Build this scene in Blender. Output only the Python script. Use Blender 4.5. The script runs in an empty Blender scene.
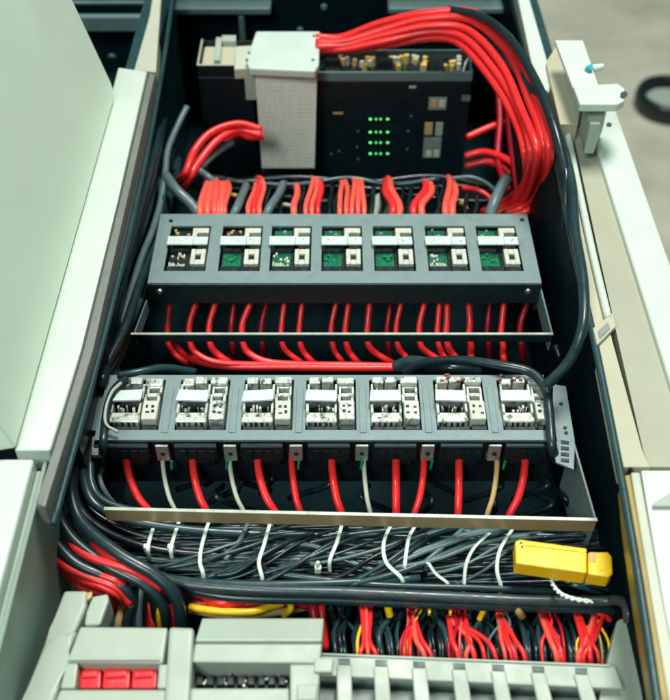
import bpy, bmesh, math, random
from mathutils import Vector
rnd = random.Random(7)
S = bpy.context.scene
COL = S.collection

# ------------------------------------------------------------------ camera
PITCH = math.radians(46)
CP, SP = math.cos(PITCH), math.sin(PITCH)
CAMZ = 1.05
FPX = 1000.0
def ray(px, py):
    u = (px-335)/FPX; v = (350-py)/FPX
    return Vector((u, CP+v*SP, -SP+v*CP))
def P(px, py, z):
    d = ray(px, py); t = (z-CAMZ)/d.z
    return Vector((d.x*t, d.y*t, z))
def PY(px, py, y):
    d = ray(px, py); t = y/d.y
    return Vector((d.x*t, y, CAMZ+d.z*t))

cam = bpy.data.cameras.new('camera')
co = bpy.data.objects.new('camera', cam); COL.objects.link(co)
co.location = (0, 0, CAMZ); co.rotation_euler = (math.radians(90)-PITCH, 0, 0)
cam.sensor_fit = 'VERTICAL'; cam.sensor_height = 36; cam.lens = 36*FPX/700
cam.clip_start = .01; cam.clip_end = 60
cam.dof.use_dof = True; cam.dof.focus_distance = 1.14; cam.dof.aperture_fstop = 4.6
S.camera = co

# ------------------------------------------------------------------ materials
MATS = {}
def mat(name, col, rough=.5, metal=0., var=.12, nscale=30., bump=0., bscale=200., spec=.5, emit=None, es=0., rvar=.12, coat=0., speck=0., orand=0.):
    m = bpy.data.materials.new(name); m.use_nodes = True
    nt = m.node_tree; b = nt.nodes['Principled BSDF']
    b.inputs['Metallic'].default_value = metal
    b.inputs['Specular IOR Level'].default_value = spec
    b.inputs['Coat Weight'].default_value = coat
    tc = nt.nodes.new('ShaderNodeTexCoord')
    oi = nt.nodes.new('ShaderNodeObjectInfo')
    ad = nt.nodes.new('ShaderNodeVectorMath'); ad.operation = 'ADD'
    nt.links.new(tc.outputs['Object'], ad.inputs[0]); nt.links.new(oi.outputs['Location'], ad.inputs[1])
    n = nt.nodes.new('ShaderNodeTexNoise'); n.inputs['Scale'].default_value = nscale
    n.inputs['Detail'].default_value = 6; n.inputs['Roughness'].default_value = .65
    nt.links.new(ad.outputs[0], n.inputs['Vector'])
    mr = nt.nodes.new('ShaderNodeMapRange')
    mr.inputs['From Min'].default_value = .3; mr.inputs['From Max'].default_value = .7
    mr.inputs['To Min'].default_value = 1-var; mr.inputs['To Max'].default_value = 1+var
    nt.links.new(n.outputs['Fac'], mr.inputs['Value'])
    mx = nt.nodes.new('ShaderNodeVectorMath'); mx.operation = 'SCALE'
    mx.inputs[0].default_value = col
    rv = nt.nodes.new('ShaderNodeMapRange'); rv.inputs['To Min'].default_value = 1-orand; rv.inputs['To Max'].default_value = 1+orand
    nt.links.new(oi.outputs['Random'], rv.inputs['Value'])
    ml = nt.nodes.new('ShaderNodeMath'); ml.operation = 'MULTIPLY'
    nt.links.new(mr.outputs[0], ml.inputs[0]); nt.links.new(rv.outputs[0], ml.inputs[1])
    nt.links.new(ml.outputs[0], mx.inputs['Scale'])
    out = mx.outputs[0]
    if speck > 0:
        n3 = nt.nodes.new('ShaderNodeTexNoise'); n3.inputs['Scale'].default_value = 160
        n3.inputs['Detail'].default_value = 3
        nt.links.new(ad.outputs[0], n3.inputs['Vector'])
        r3 = nt.nodes.new('ShaderNodeMapRange'); r3.inputs['From Min'].default_value = .66; r3.inputs['From Max'].default_value = .72
        r3.inputs['To Min'].default_value = 0; r3.inputs['To Max'].default_value = speck
        nt.links.new(n3.outputs['Fac'], r3.inputs['Value'])
        mm = nt.nodes.new('ShaderNodeMix'); mm.data_type = 'RGBA'
        nt.links.new(r3.outputs[0], mm.inputs[0]); nt.links.new(out, mm.inputs[6])
        mm.inputs[7].default_value = (col[0]*.35, col[1]*.35, col[2]*.32, 1)
        out = mm.outputs[2]
    nt.links.new(out, b.inputs['Base Color'])
    r = nt.nodes.new('ShaderNodeMapRange'); r.inputs['From Min'].default_value = .3; r.inputs['From Max'].default_value = .7
    r.inputs['To Min'].default_value = max(.03, rough-rvar); r.inputs['To Max'].default_value = min(1, rough+rvar)
    n2 = nt.nodes.new('ShaderNodeTexNoise'); n2.inputs['Scale'].default_value = nscale*2.7; n2.inputs['Detail'].default_value = 4
    nt.links.new(ad.outputs[0], n2.inputs['Vector']); nt.links.new(n2.outputs['Fac'], r.inputs['Value'])
    nt.links.new(r.outputs[0], b.inputs['Roughness'])
    if bump > 0:
        nb = nt.nodes.new('ShaderNodeTexNoise'); nb.inputs['Scale'].default_value = bscale; nb.inputs['Detail'].default_value = 3
        nt.links.new(ad.outputs[0], nb.inputs['Vector'])
        bp = nt.nodes.new('ShaderNodeBump'); bp.inputs['Strength'].default_value = bump; bp.inputs['Distance'].default_value = .001
        nt.links.new(nb.outputs['Fac'], bp.inputs['Height']); nt.links.new(bp.outputs[0], b.inputs['Normal'])
    if emit:
        b.inputs['Emission Color'].default_value = (*emit, 1); b.inputs['Emission Strength'].default_value = es
    MATS[name] = m
    return m
M = MATS
mat('door_paint', (.67,.82,.67), .45, var=.03, nscale=5, bump=.12, bscale=400)
mat('flange_paint', (.53,.62,.54), .35, var=.03, nscale=8, bump=.08, bscale=300, speck=.12)
mat('beige_paint', (.42,.41,.29), .5, var=.08, nscale=9, bump=.1)
mat('cream_edge', (.45,.48,.38), .4, var=.06, nscale=15)
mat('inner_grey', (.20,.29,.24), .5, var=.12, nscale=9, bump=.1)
mat('rubber_grey', (.20,.25,.23), .55, var=.15, nscale=40, bump=.2)
mat('rubber_dark', (.012,.045,.05), .4, var=.2, nscale=30, bump=.2)
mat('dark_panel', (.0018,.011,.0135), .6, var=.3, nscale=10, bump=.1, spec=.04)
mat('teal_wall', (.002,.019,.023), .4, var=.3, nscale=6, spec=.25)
mat('taupe_seal', (.155,.17,.15), .5, var=.15, nscale=20, bump=.2)
mat('dark_box', (.003,.012,.015), .45, spec=.35, var=.2, nscale=20, bump=.15)
mat('dark_edge', (.10,.17,.17), .4, var=.12)
mat('plate_grey', (.165,.235,.235), .48, metal=.15, var=.07, nscale=22, bump=.25, bscale=500, speck=.15)
mat('plate_front', (.010,.024,.025), .45, var=.15)
mat('lip_light', (.45,.5,.42), .35, metal=.3, var=.08)
mat('brass_lip', (.44,.32,.17), .4, metal=.3, var=.12, nscale=12, bump=.15)
mat('cream_plastic', (.50,.53,.44), .42, var=.2, nscale=120, speck=.8)
mat('white_label', (.50,.60,.55), .5, var=.08, nscale=60, speck=.35)
mat('black_plastic', (.006,.012,.014), .35, var=.3, nscale=60)
mat('steel', (.42,.46,.42), .32, metal=.7, var=.2, nscale=80)
mat('gold', (.95,.66,.2), .3, metal=.45, var=.4, nscale=150)
mat('green_board', (.006,.11,.055), .3, var=.6, nscale=160, coat=.4)
mat('led_green', (.05,.5,.1), .4, emit=(.15,1,.25), es=1.7)
mat('green_lens', (.0,.22,.09), .25, var=.2)
mat('red_cable', (.80,.024,.026), .32, orand=.2,  var=.08, nscale=60, rvar=.06, bump=.05, bscale=120)
mat('salmon_wire', (.84,.10,.07), .4, orand=.15,  var=.12, nscale=70, rvar=.06)  # orange red insulation; stronger light on the upper bundles put into the colour
mat('red_dim', (.40,.004,.02), .4, var=.15, nscale=60)  # darker copy of the cable red; shade on deep wires put into the colour
mat('black_cable', (.005,.015,.018), .30, orand=.5,  var=.25, nscale=40, rvar=.08, bump=.1, bscale=90)
mat('slate_cable', (.016,.042,.048), .31, orand=.4,  var=.2, nscale=40, rvar=.08, bump=.1, bscale=90)
mat('dull_slate', (.055,.095,.10), .34, orand=.4,  var=.2, nscale=40)
mat('grey_cable', (.09,.15,.155), .38, var=.12, nscale=40, bump=.1, bscale=90)
mat('white_wire', (.42,.46,.38), .45, var=.12)
mat('tie_white', (.66,.76,.68), .4, var=.1, nscale=60)
mat('tan_wire', (.52,.34,.14), .4, var=.15)
mat('yellow_wire', (.85,.52,.01), .35, var=.12)
mat('yellow_plastic', (.90,.56,.004), .38, var=.07, nscale=40, bump=.12, speck=.12)
mat('yellow_reflection', (.30,.22,.03), .4, var=.2)  # colour of a reflection on the lower right wall
mat('cover_plastic', (.345,.41,.34), .45, var=.06, nscale=14, bump=.15, bscale=500)
mat('cover_dark', (.05,.10,.09), .5, var=.15)
mat('switch_red', (.85,.02,.03), .38, var=.08, nscale=50)
mat('concrete', (.48,.465,.37), .7, var=.22, nscale=3.0, bump=.2, bscale=30)
mat('dusty_pink', (.22,.07,.08), .5, var=.3, nscale=150)
mat('band_paint', (.33,.34,.25), .5, var=.08, nscale=9, bump=.1)
mat('cap_white', (.47,.56,.51), .45, var=.05, nscale=14, bump=.1)
mat('tab_white', (.58,.70,.67), .4, var=.08, nscale=50, speck=.15)
mat('cyan_cap', (.02,.35,.45), .4)

def worn_mat():
    m = bpy.data.materials.new('worn_contact'); m.use_nodes = True
    nt = m.node_tree; b = nt.nodes['Principled BSDF']; b.inputs['Metallic'].default_value = .35; b.inputs['Roughness'].default_value = .33
    tc = nt.nodes.new('ShaderNodeTexCoord'); oi = nt.nodes.new('ShaderNodeObjectInfo')
    ad = nt.nodes.new('ShaderNodeVectorMath'); ad.operation = 'ADD'
    nt.links.new(tc.outputs['Object'], ad.inputs[0]); nt.links.new(oi.outputs['Location'], ad.inputs[1])
    n = nt.nodes.new('ShaderNodeTexNoise'); n.inputs['Scale'].default_value = 95; n.inputs['Detail'].default_value = 3; n.inputs['Roughness'].default_value = .6
    mp = nt.nodes.new('ShaderNodeMapping'); mp.inputs['Scale'].default_value = (1.3, .8, 1)
    nt.links.new(ad.outputs[0], mp.inputs[0]); nt.links.new(mp.outputs[0], n.inputs['Vector'])
    cr = nt.nodes.new('ShaderNodeValToRGB'); e = cr.color_ramp.elements
    e[0].position = .31; e[0].color = (.04,.05,.04,1); e[1].position = .39; e[1].color = (.33,.37,.30,1)
    e.new(.50).color = (.64,.71,.66,1); e.new(.72).color = (.42,.36,.26,1)
    nt.links.new(n.outputs['Fac'], cr.inputs[0]); nt.links.new(cr.outputs[0], b.inputs['Base Color'])
    bp = nt.nodes.new('ShaderNodeBump'); bp.inputs['Strength'].default_value = .25; bp.inputs['Distance'].default_value = .001
    nt.links.new(n.outputs['Fac'], bp.inputs['Height']); nt.links.new(bp.outputs[0], b.inputs['Normal'])
    MATS['worn_contact'] = m
worn_mat()
# paper label with rows of faint print
def paper_mat():
    m = bpy.data.materials.new('printed_paper'); m.use_nodes = True
    nt = m.node_tree; b = nt.nodes['Principled BSDF']; b.inputs['Roughness'].default_value = .6
    tc = nt.nodes.new('ShaderNodeTexCoord')
    mp = nt.nodes.new('ShaderNodeMapping'); mp.inputs['Scale'].default_value = (230, 1, 48)
    nt.links.new(tc.outputs['Object'], mp.inputs[0])
    n = nt.nodes.new('ShaderNodeTexNoise'); n.inputs['Scale'].default_value = 1; n.inputs['Detail'].default_value = 2
    nt.links.new(mp.outputs[0], n.inputs['Vector'])
    w = nt.nodes.new('ShaderNodeTexWave'); w.bands_direction = 'Z'; w.inputs['Scale'].default_value = 44; w.inputs['Distortion'].default_value = .8
    nt.links.new(tc.outputs['Object'], w.inputs['Vector'])
    mu = nt.nodes.new('ShaderNodeMath'); mu.operation = 'MULTIPLY'
    a = nt.nodes.new('ShaderNodeMapRange'); a.inputs['From Min'].default_value = .46; a.inputs['From Max'].default_value = .56
    nt.links.new(n.outputs['Fac'], a.inputs['Value'])
    c = nt.nodes.new('ShaderNodeMapRange'); c.inputs['From Min'].default_value = .6; c.inputs['From Max'].default_value = .75
    nt.links.new(w.outputs['Fac'], c.inputs['Value'])
    nt.links.new(a.outputs[0], mu.inputs[0]); nt.links.new(c.outputs[0], mu.inputs[1])
    m2 = nt.nodes.new('ShaderNodeMath'); m2.operation = 'MULTIPLY'; m2.inputs[1].default_value = .42
    nt.links.new(mu.outputs[0], m2.inputs[0])
    mx = nt.nodes.new('ShaderNodeMix'); mx.data_type = 'RGBA'
    mx.inputs[6].default_value = (.62,.69,.60,1); mx.inputs[7].default_value = (.36,.31,.28,1)
    nt.links.new(m2.outputs[0], mx.inputs[0]); nt.links.new(mx.outputs[2], b.inputs['Base Color'])
    MATS['printed_paper'] = m
paper_mat()

# ------------------------------------------------------------------ helpers
def tag(o, label=None, cat=None, group=None, kind=None):
    if label: o['label'] = label
    if cat: o['category'] = cat
    if group: o['group'] = group
    if kind: o['kind'] = kind
    return o
def thing(name, label, cat, loc, group=None):
    o = bpy.data.objects.new(name, None); COL.objects.link(o)
    o.empty_display_size = .01; o.location = loc
    return tag(o, label, cat, group)
def wloc(o):
    v = Vector(o.location)
    while o.parent: o = o.parent; v += Vector(o.location)
    return v
def obj(name, bm, m, parent=None, smooth=False):
    bmesh.ops.recalc_face_normals(bm, faces=bm.faces)
    if parent is None:
        xs = [v.co for v in bm.verts]
        org = Vector(((min(v.x for v in xs)+max(v.x for v in xs))/2, (min(v.y for v in xs)+max(v.y for v in xs))/2, min(v.z for v in xs)))
    else: org = wloc(parent)
    bmesh.ops.translate(bm, verts=bm.verts, vec=-org)
    me = bpy.data.meshes.new(name); bm.to_mesh(me); bm.free()
    ms = m if isinstance(m, (list, tuple)) else [m]
    for k in ms: me.materials.append(M[k])
    if smooth:
        for p in me.polygons: p.use_smooth = True
    o = bpy.data.objects.new(name, me); COL.objects.link(o)
    if parent: o.parent = parent
    else: o.location = org
    return o
def box(bm, x0, x1, y0, y1, z0, z1, bev=0., mi=0, seg=1):
    vs = [bm.verts.new((x, y, z)) for z in (z0, z1) for y in (y0, y1) for x in (x0, x1)]
    q = [(0,1,3,2),(4,6,7,5),(0,4,5,1),(1,5,7,3),(3,7,6,2),(2,6,4,0)]
    fs = [bm.faces.new([vs[i] for i in f]) for f in q]
    for f in fs: f.material_index = mi
    if bev > 0:
        es = list({e for f in fs for e in f.edges})
        r = bmesh.ops.bevel(bm, geom=es, offset=bev, segments=seg, affect='EDGES', profile=.6)
        for f in r['faces']: f.material_index = mi
    return vs
def prism(bm, pts, dvec, bev=0., seg=2, mi=0):
    """closed polygon pts (world) extruded by dvec"""
    d = Vector(dvec)
    a = [bm.verts.new(p) for p in pts]; b = [bm.verts.new(Vector(p)+d) for p in pts]
    n = len(pts)
    fs = [bm.faces.new(a), bm.faces.new(b[::-1])]
    for i in range(n): fs.append(bm.faces.new((a[i], b[i], b[(i+1) % n], a[(i+1) % n])))
    for f in fs: f.material_index = mi
    if bev > 0:
        es = list({e for f in fs for e in f.edges})
        r = bmesh.ops.bevel(bm, geom=es, offset=bev, segments=seg, affect='EDGES', profile=.6)
        for f in r['faces']: f.material_index = mi
def slab(bm, pp, z, th, bev=.0015, seg=2, mi=0):
    prism(bm, [P(a, b, z) for a, b in pp], (0, 0, -th), bev, seg, mi)
def cyl(bm, c, ax, r, h, n=20, r2=None, mi=0):
    ax = Vector(ax).normalized(); c = Vector(c)
    s = ax.orthogonal().normalized(); t = ax.cross(s)
    r2 = r if r2 is None else r2
    a = [bm.verts.new(c+(s*math.cos(2*math.pi*i/n)+t*math.sin(2*math.pi*i/n))*r) for i in range(n)]
    b = [bm.verts.new(c+ax*h+(s*math.cos(2*math.pi*i/n)+t*math.sin(2*math.pi*i/n))*r2) for i in range(n)]
    fs = [bm.faces.new(a), bm.faces.new(b[::-1])]+[bm.faces.new((a[i], b[i], b[(i+1) % n], a[(i+1) % n])) for i in range(n)]
    for f in fs: f.material_index = mi
def spline(pts, k=7):
    pts = [Vector(p) for p in pts]
    if len(pts) == 2: return [pts[0].lerp(pts[1], i/k) for i in range(k+1)]
    q = [pts[0]*2-pts[1]]+pts+[pts[-1]*2-pts[-2]]
    out = []
    for i in range(1, len(q)-2):
        a, b, c, d = q[i-1:i+3]
        for j in range(k):
            t = j/k
            out.append(.5*((2*b)+(c-a)*t+(2*a-5*b+4*c-d)*t*t+(3*b-a-3*c+d)*t**3))
    out.append(pts[-1])
    return out
def tube(bm, pts, r, n=10, k=7, flat=None, mi=0, wob=0.):
    """round tube, or a flat strap when flat=(half width, half thickness)"""
    path = spline(pts, k)
    if wob:
        ph = rnd.random()*6
        path = [p+Vector((0, math.sin(i*.55+ph)*wob, math.cos(i*.43+ph*2)*wob)) for i, p in enumerate(path)]
    rings = []; up = None
    for i, p in enumerate(path):
        d = (path[min(i+1, len(path)-1)]-path[max(i-1, 0)])
        if d.length < 1e-9: d = Vector((1, 0, 0))
        d.normalize()
        if up is None:
            up = Vector((0, 0, 1)) if abs(d.z) < .9 else Vector((0, 1, 0))
        s = d.cross(up).normalized(); up = s.cross(d).normalized()
        ring = []
        for j in range(n):
            a = 2*math.pi*j/n
            if flat: o = s*math.copysign(abs(math.cos(a))**.5, math.cos(a))*flat[0]+up*math.copysign(abs(math.sin(a))**.5, math.sin(a))*flat[1]
            else: o = (s*math.cos(a)+up*math.sin(a))*r
            ring.append(bm.verts.new(p+o))
        rings.append(ring)
    for a, b in zip(rings, rings[1:]):
        for j in range(n):
            f = bm.faces.new((a[j], a[(j+1) % n], b[(j+1) % n], b[j])); f.material_index = mi
    for rg in (rings[0], rings[-1][::-1]):
        f = bm.faces.new(rg); f.material_index = mi
def PX(*pts): return [P(*p) for p in pts]
def cable(name, pts, r, m, label, cat='cable', group=None, wob=0., n=10, k=7):
    bm = bmesh.new(); tube(bm, PX(*pts), r, n=n, wob=wob, k=k)
    return tag(obj(name, bm, m, smooth=True), label, cat, group)

# ------------------------------------------------------------------ light and world
W = bpy.data.worlds.new('World'); S.world = W; W.use_nodes = True
bg = W.node_tree.nodes['Background']
bg.inputs[0].default_value = (.42, .80, .76, 1); bg.inputs[1].default_value = .20
def area(name, loc, target, size, size_y, power, col):
    l = bpy.data.lights.new(name, 'AREA'); l.shape = 'RECTANGLE'; l.size = size; l.size_y = size_y
    l.energy = power; l.color = col
    o = bpy.data.objects.new(name, l); COL.objects.link(o); o.location = loc
    o.rotation_euler = (Vector(target)-Vector(loc)).to_track_quat('-Z', 'Y').to_euler()
area('ceiling_lamp', (.5, 1.9, 4.4), (.2, .9, 0), 1.0, 1.8, 225, (1, .98, .92))
area('left_overhead_lamp', (-1.3, -1.6, 3.4), (0, .8, .1), 1.2, 1.2, 95, (.93, 1, .97))  # second unseen overhead lamp, high on the left behind the camera
S.view_settings.view_transform = 'Standard'; S.view_settings.look = 'None'
S.view_settings.exposure = .12; S.view_settings.gamma = 1
S.cycles.max_bounces = 6; S.cycles.use_denoising = True

# ------------------------------------------------------------------ setting
bm = bmesh.new(); box(bm, -12, 12, -8, 16, -.95, -.9)
tag(obj('floor', bm, 'concrete'), kind='structure')
RIM = .28
# ------------------------------------------------------------------ cabinet body
cab = thing('cabinet', 'long pale green metal cabinet with a dark inside holding all the wiring', 'cabinet', (0, .85, -.9))
bm = bmesh.new(); box(bm, -.281, .285, .12, 1.624, -.014, 0)
obj('base_plate', bm, 'dark_panel', cab)
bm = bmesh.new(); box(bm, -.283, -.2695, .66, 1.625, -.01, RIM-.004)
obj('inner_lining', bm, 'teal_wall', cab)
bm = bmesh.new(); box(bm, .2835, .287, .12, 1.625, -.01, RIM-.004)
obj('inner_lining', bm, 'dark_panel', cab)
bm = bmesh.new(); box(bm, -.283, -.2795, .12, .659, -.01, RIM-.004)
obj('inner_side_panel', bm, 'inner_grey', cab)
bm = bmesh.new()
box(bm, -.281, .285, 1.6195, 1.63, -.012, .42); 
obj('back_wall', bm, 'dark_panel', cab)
bm = bmesh.new()
box(bm, -.318, -.2835, .595, 1.60, -.895, RIM-.025); box(bm, -.40, -.2835, .10, .594, -.895, RIM-.031); box(bm, .2875, .34, .10, 1.60, -.895, RIM-.03)
box(bm, -.2835, .2875, .10, 1.60, -.895, -.02)
obj('outer_shell', bm, 'rubber_dark', cab)
# left flange, seal and upper tapered rim
bm = bmesh.new()
slab(bm, [(118,67),(147,71),(118,200),(81,350),(50,450),(14,450),(38,350),(84,200)], RIM+.012, .032, .003, 3)
obj('side_flange', bm, 'flange_paint', cab)
bm = bmesh.new()
slab(bm, [(134,70),(156,72),(163,-30),(157,-30),(150,15)], RIM+.004, .03)
obj('tapered_rim', bm, 'cream_edge', cab)
bm = bmesh.new()
slab(bm, [(149,73),(155,74),(127,200),(93,350),(45,507),(35,503),(54,450),(84,350),(120.5,200)], RIM+.008, .03, .002, 2)
obj('seal_strip', bm, 'taupe_seal', cab)
bm = bmesh.new()
tube(bm, [(-.262, .53, RIM-.012), (-.253, .8, RIM-.01), (-.252, 1.1, RIM-.012), (-.256, 1.35, RIM-.005), (-.2665, 1.6, RIM)], .0035, k=12)
obj('seal_strip', bm, 'rubber_dark', cab, smooth=True)
# lower left ledge
bm = bmesh.new()
box(bm, -.48, -.288, .10, .590, RIM-.03, RIM+.010, .004, seg=3)
obj('lower_ledge', bm, 'flange_paint', cab)
bm = bmesh.new()
box(bm, -.2875, -.2835, .10, .586, RIM-.03, RIM-.004, .001)
obj('ledge_trim', bm, 'cover_plastic', cab)
# right rim: beige step, bright bead, grey band
bm = bmesh.new()
slab(bm, [(553,130),(562,180),(577,250),(597,340),(619,450),(622,467),(652,467),(640,450),(612,340),(592,250),(577,180),(566,130)], RIM-.003, .028, .002)
obj('right_step', bm, 'beige_paint', cab)
bm = bmesh.new(); tube(bm, PX((566,125,RIM+.001),(577,180,RIM+.001),(592,250,RIM+.001),(608,318,RIM+.001)), .0045, k=12)
obj('bead', bm, 'flange_paint', cab, smooth=True)
bm = bmesh.new()
slab(bm, [(572,128),(583,180),(598,250),(618,340),(643,450),(647,467),(700,467),(690,450),(655,340),(629,250),(609,180),(596,128)], RIM-.008, .028, .002)
obj('grey_band', bm, 'band_paint', cab)
bm = bmesh.new(); tube(bm, PX((551,130,RIM-.004),(560,180,RIM-.002),(574,250,RIM-.004),(594,340,RIM-.002),(616,450,RIM-.004),(627,510,RIM-.003),(642,600,RIM-.003),(657,700,RIM-.002),(662,730,RIM-.002)), .0042, k=10)
obj('seal_strip', bm, 'rubber_dark', cab, smooth=True)
# corner clip on the right rim
bm = bmesh.new(); slab(bm, [(593,328),(613,312),(616,326),(597,345)], RIM+.003, .006, .001); 
obj('rim_clip', bm, 'beige_paint', cab)
bm = bmesh.new(); slab(bm, [(598,331),(608,322),(610,328),(600,338)], RIM+.0045, .001, 0)
obj('clip_slot', bm, 'rubber_grey', cab)
# lower right frame
bm = bmesh.new(); slab(bm, [(624,476),(630,474),(651,600),(668,700),(676,740),(664,740),(657,696),(641,600),(629,520)], RIM-.001, .03, .001)
obj('reflection_band', bm, 'yellow_reflection', cab)  # yellow reflection on the dark wall, put in as a coloured slab
bm = bmesh.new(); slab(bm, [(631,472),(640,472),(662,600),(682,700),(690,740),(677,740),(669,700),(652,600)], RIM+.002, .03, .002)
obj('lower_flange', bm, 'cream_edge', cab)
bm = bmesh.new(); slab(bm, [(641,470),(780,470),(800,740),(691,740),(683,700),(663,600)], RIM+.001, .03, .002)
obj('lower_panel', bm, 'flange_paint', cab)
# upper rim cap right
bm = bmesh.new(); slab(bm, [(512,-30),(521,-30),(551,74),(549,92),(536,84)], RIM+.012, .03)
obj('right_rim_cap', bm, 'flange_paint', cab)
# back rails
bm = bmesh.new()
a = PY(163, 5, 1.6); box(bm, a.x, PY(271,5,1.6).x, 1.585, 1.6195, PY(163,11,1.6).z, PY(163,4,1.6).z, .002)
obj('back_rail', bm, 'dark_edge', cab)
bm = bmesh.new()
box(bm, PY(388,5,1.6).x, PY(516,5,1.6).x, 1.585, 1.6195, PY(388,10,1.6).z, PY(388,4,1.6).z, .002)
obj('back_rail', bm, 'dark_edge', cab)
bm = bmesh.new(); a = PY(238, 13, 1.59); b = PY(246, 42, 1.59); box(bm, a.x, b.x, 1.588, 1.6195, b.z, a.z-.006, .002)
obj('hanger', bm, 'dark_edge', cab)
for px_, py_ in ((324, 7), (300, 30)):
    bm = bmesh.new(); cyl(bm, PY(px_, py_, 1.6195), (0, -1, 0), .006, .004, r2=.004)
    obj('bolt', bm, 'dark_edge', cab, smooth=False)

# ------------------------------------------------------------------ left door standing nearly upright
bm = bmesh.new()
lean = Vector((-.034, 0, .134)).normalized()
h0 = Vector((-.3050, 0, RIM+.016))
def dp(y, s): return Vector((h0.x, y, h0.z))+lean*s
prof = [dp(.597,0), dp(1.205,0), dp(1.216,.003), dp(1.223,.009), dp(1.226,.018), dp(1.226,.50), dp(.597,.50)]
prism(bm, prof, (-.02, 0, -.005), .003, 3)
door = obj('door', bm, 'door_paint', cab); door['label'] = 'large smooth pale green door standing open on the left'
bm = bmesh.new()
for y in (.68, .91, 1.12): cyl(bm, (-.335, y-.025, RIM+.004), (0, 1, 0), .006, .05)
obj('hinge', bm, 'steel', door)

# dark equipment behind the door, upper left
rk = thing('equipment_rack', 'dark rack with pale horizontal rails behind the upper left corner', 'rack', (-.6, 1.7, -.9))
bm = bmesh.new(); box(bm, -1.1, -.325, 1.42, 2.4, -.9, .02)
box(bm, -1.1, -.325, 1.75, 2.4, .021, .16)
obj('rack_body', bm, 'dark_panel', rk)
for (x0, y0, x1, y1, z, w) in ((60,15,154,15,.165,.012), (60,1,156,0,.165,.006), (118,52,134,52,.05,.016), (100,66,150,66,.03,.005)):
    bm = bmesh.new(); a, b = P(x0, y0, z), P(x1, y1, z)
    box(bm, a.x, b.x, a.y-w/2, a.y+w/2, z-.03, z, .002)
    obj('rail', bm, 'dark_edge' if w != .016 else 'cover_plastic', rk)
bm = bmesh.new(); tube(bm, PX((100,44,.05),(104,52,.055),(114,55,.055),(120,52,.05)), .006)
obj('rail_handle', bm, 'dark_edge', rk, smooth=True)

# ------------------------------------------------------------------ right door with hinge arms
bm = bmesh.new(); box(bm, .348, .392, .596, 1.24, -.86, RIM, .004, seg=3)
rd = obj('side_door', bm, 'flange_paint', cab); rd['label'] = 'bright white door edge running down the right side'
bm = bmesh.new()
slab(bm, [(555,40),(583,40),(601,92),(577,96),(573,88)], .345, .006, .0015)
obj('upper_arm', bm, 'flange_paint', rd)
bm = bmesh.new()
slab(bm, [(557,44),(562,44),(581,96),(578,124),(560,124),(546,62)], .3, .06, .0015)
obj('arm_web', bm, 'beige_paint', rd)
bm = bmesh.new()
slab(bm, [(573,85),(618,83),(625,88),(625,100),(618,104),(580,104)], .36, .012, .003, 3)
obj('lower_arm', bm, 'flange_paint', rd)
bm = bmesh.new(); slab(bm, [(585,101),(609,101),(600,124),(590,124)], .335, .045, .001)
obj('arm_gusset', bm, 'cover_plastic', rd)
bm = bmesh.new(); cyl(bm, P(588,70,.346), (.3,-.5,1), .005, .008, r2=.004)
c = obj('screw_cap', bm, 'cyan_cap', rd)
bm = bmesh.new(); cyl(bm, P(593,69,.342), (1,0,.3), .006, .014, r2=.004)
obj('screw', bm, 'flange_paint', rd)
bm = bmesh.new(); cyl(bm, P(623,95,.362), (.2,-.7,.7), .004, .004)
obj('screw', bm, 'cover_dark', rd)
bm = bmesh.new(); cyl(bm, P(609,125,RIM+.0005), (0,0,1), .0035, .002)
obj('screw', bm, 'cover_dark', rd)
bm = bmesh.new(); slab(bm, [(653,503),(700,474),(700,506),(653,506)], RIM+.006, .006)
obj('latch', bm, 'cover_plastic', rd)

# object on the floor
tr = thing('tape_roll', 'black ring with a pale centre lying on the concrete floor at the right', 'roll', P(667,108,-.9))
bm = bmesh.new()
c = P(667,108,-.9); n1, n2 = 40, 12; vs = []
for i in range(n1):
    a = 2*math.pi*i/n1
    vs.append([bm.verts.new(c+Vector(((.105+.016*math.cos(b))*math.cos(a), (.105+.016*math.cos(b))*math.sin(a), .035+.035*math.sin(b)))) for b in [2*math.pi*j/n2 for j in range(n2)]])
for i in range(n1):
    for j in range(n2): bm.faces.new((vs[i][j], vs[(i+1)%n1][j], vs[(i+1)%n1][(j+1)%n2], vs[i][(j+1)%n2]))
obj('outer_ring', bm, 'black_plastic', tr, smooth=True)
bm = bmesh.new(); cyl(bm, c+Vector((0,0,.002)), (0,0,1), .088, .03, 36, r2=.08)
obj('core', bm, 'cover_plastic', tr)

# ------------------------------------------------------------------ mounting plates
def holed_plate(bm, x0, x1, y0, y1, z, th, holes, hy0, hy1):
    xs = [x0]
    for a, b in holes: xs += [a, b]
    xs.append(x1); ys = [y0, hy0, hy1, y1]
    V = [[bm.verts.new((x, y, z)) for x in xs] for y in ys]
    D = [[bm.verts.new((x, y, z-th)) for x in xs] for y in ys]
    hole = lambda i, j: j == 1 and i % 2 == 1
    nx, ny = len(xs)-1, 3
    for j in range(ny):
        for i in range(nx):
            if hole(i, j):
                for (a, b) in (((j,i),(j,i+1)), ((j,i+1),(j+1,i+1)), ((j+1,i+1),(j+1,i)), ((j+1,i),(j,i))):
                    bm.faces.new((V[a[0]][a[1]], V[b[0]][b[1]], D[b[0]][b[1]], D[a[0]][a[1]]))
                continue
            bm.faces.new((V[j][i], V[j][i+1], V[j+1][i+1], V[j+1][i]))
            bm.faces.new((D[j][i], D[j+1][i], D[j+1][i+1], D[j][i+1]))
    for i in range(nx):
        for j in (0, ny): bm.faces.new((V[j][i], V[j][i+1], D[j][i+1], D[j][i]))
    for j in range(ny):
        for i in (0, nx): bm.faces.new((V[j][i], V[j+1][i], D[j+1][i], D[j][i]))
ZP = .20
def wx(px, py, z=ZP): return P(px, py, z).x
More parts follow.
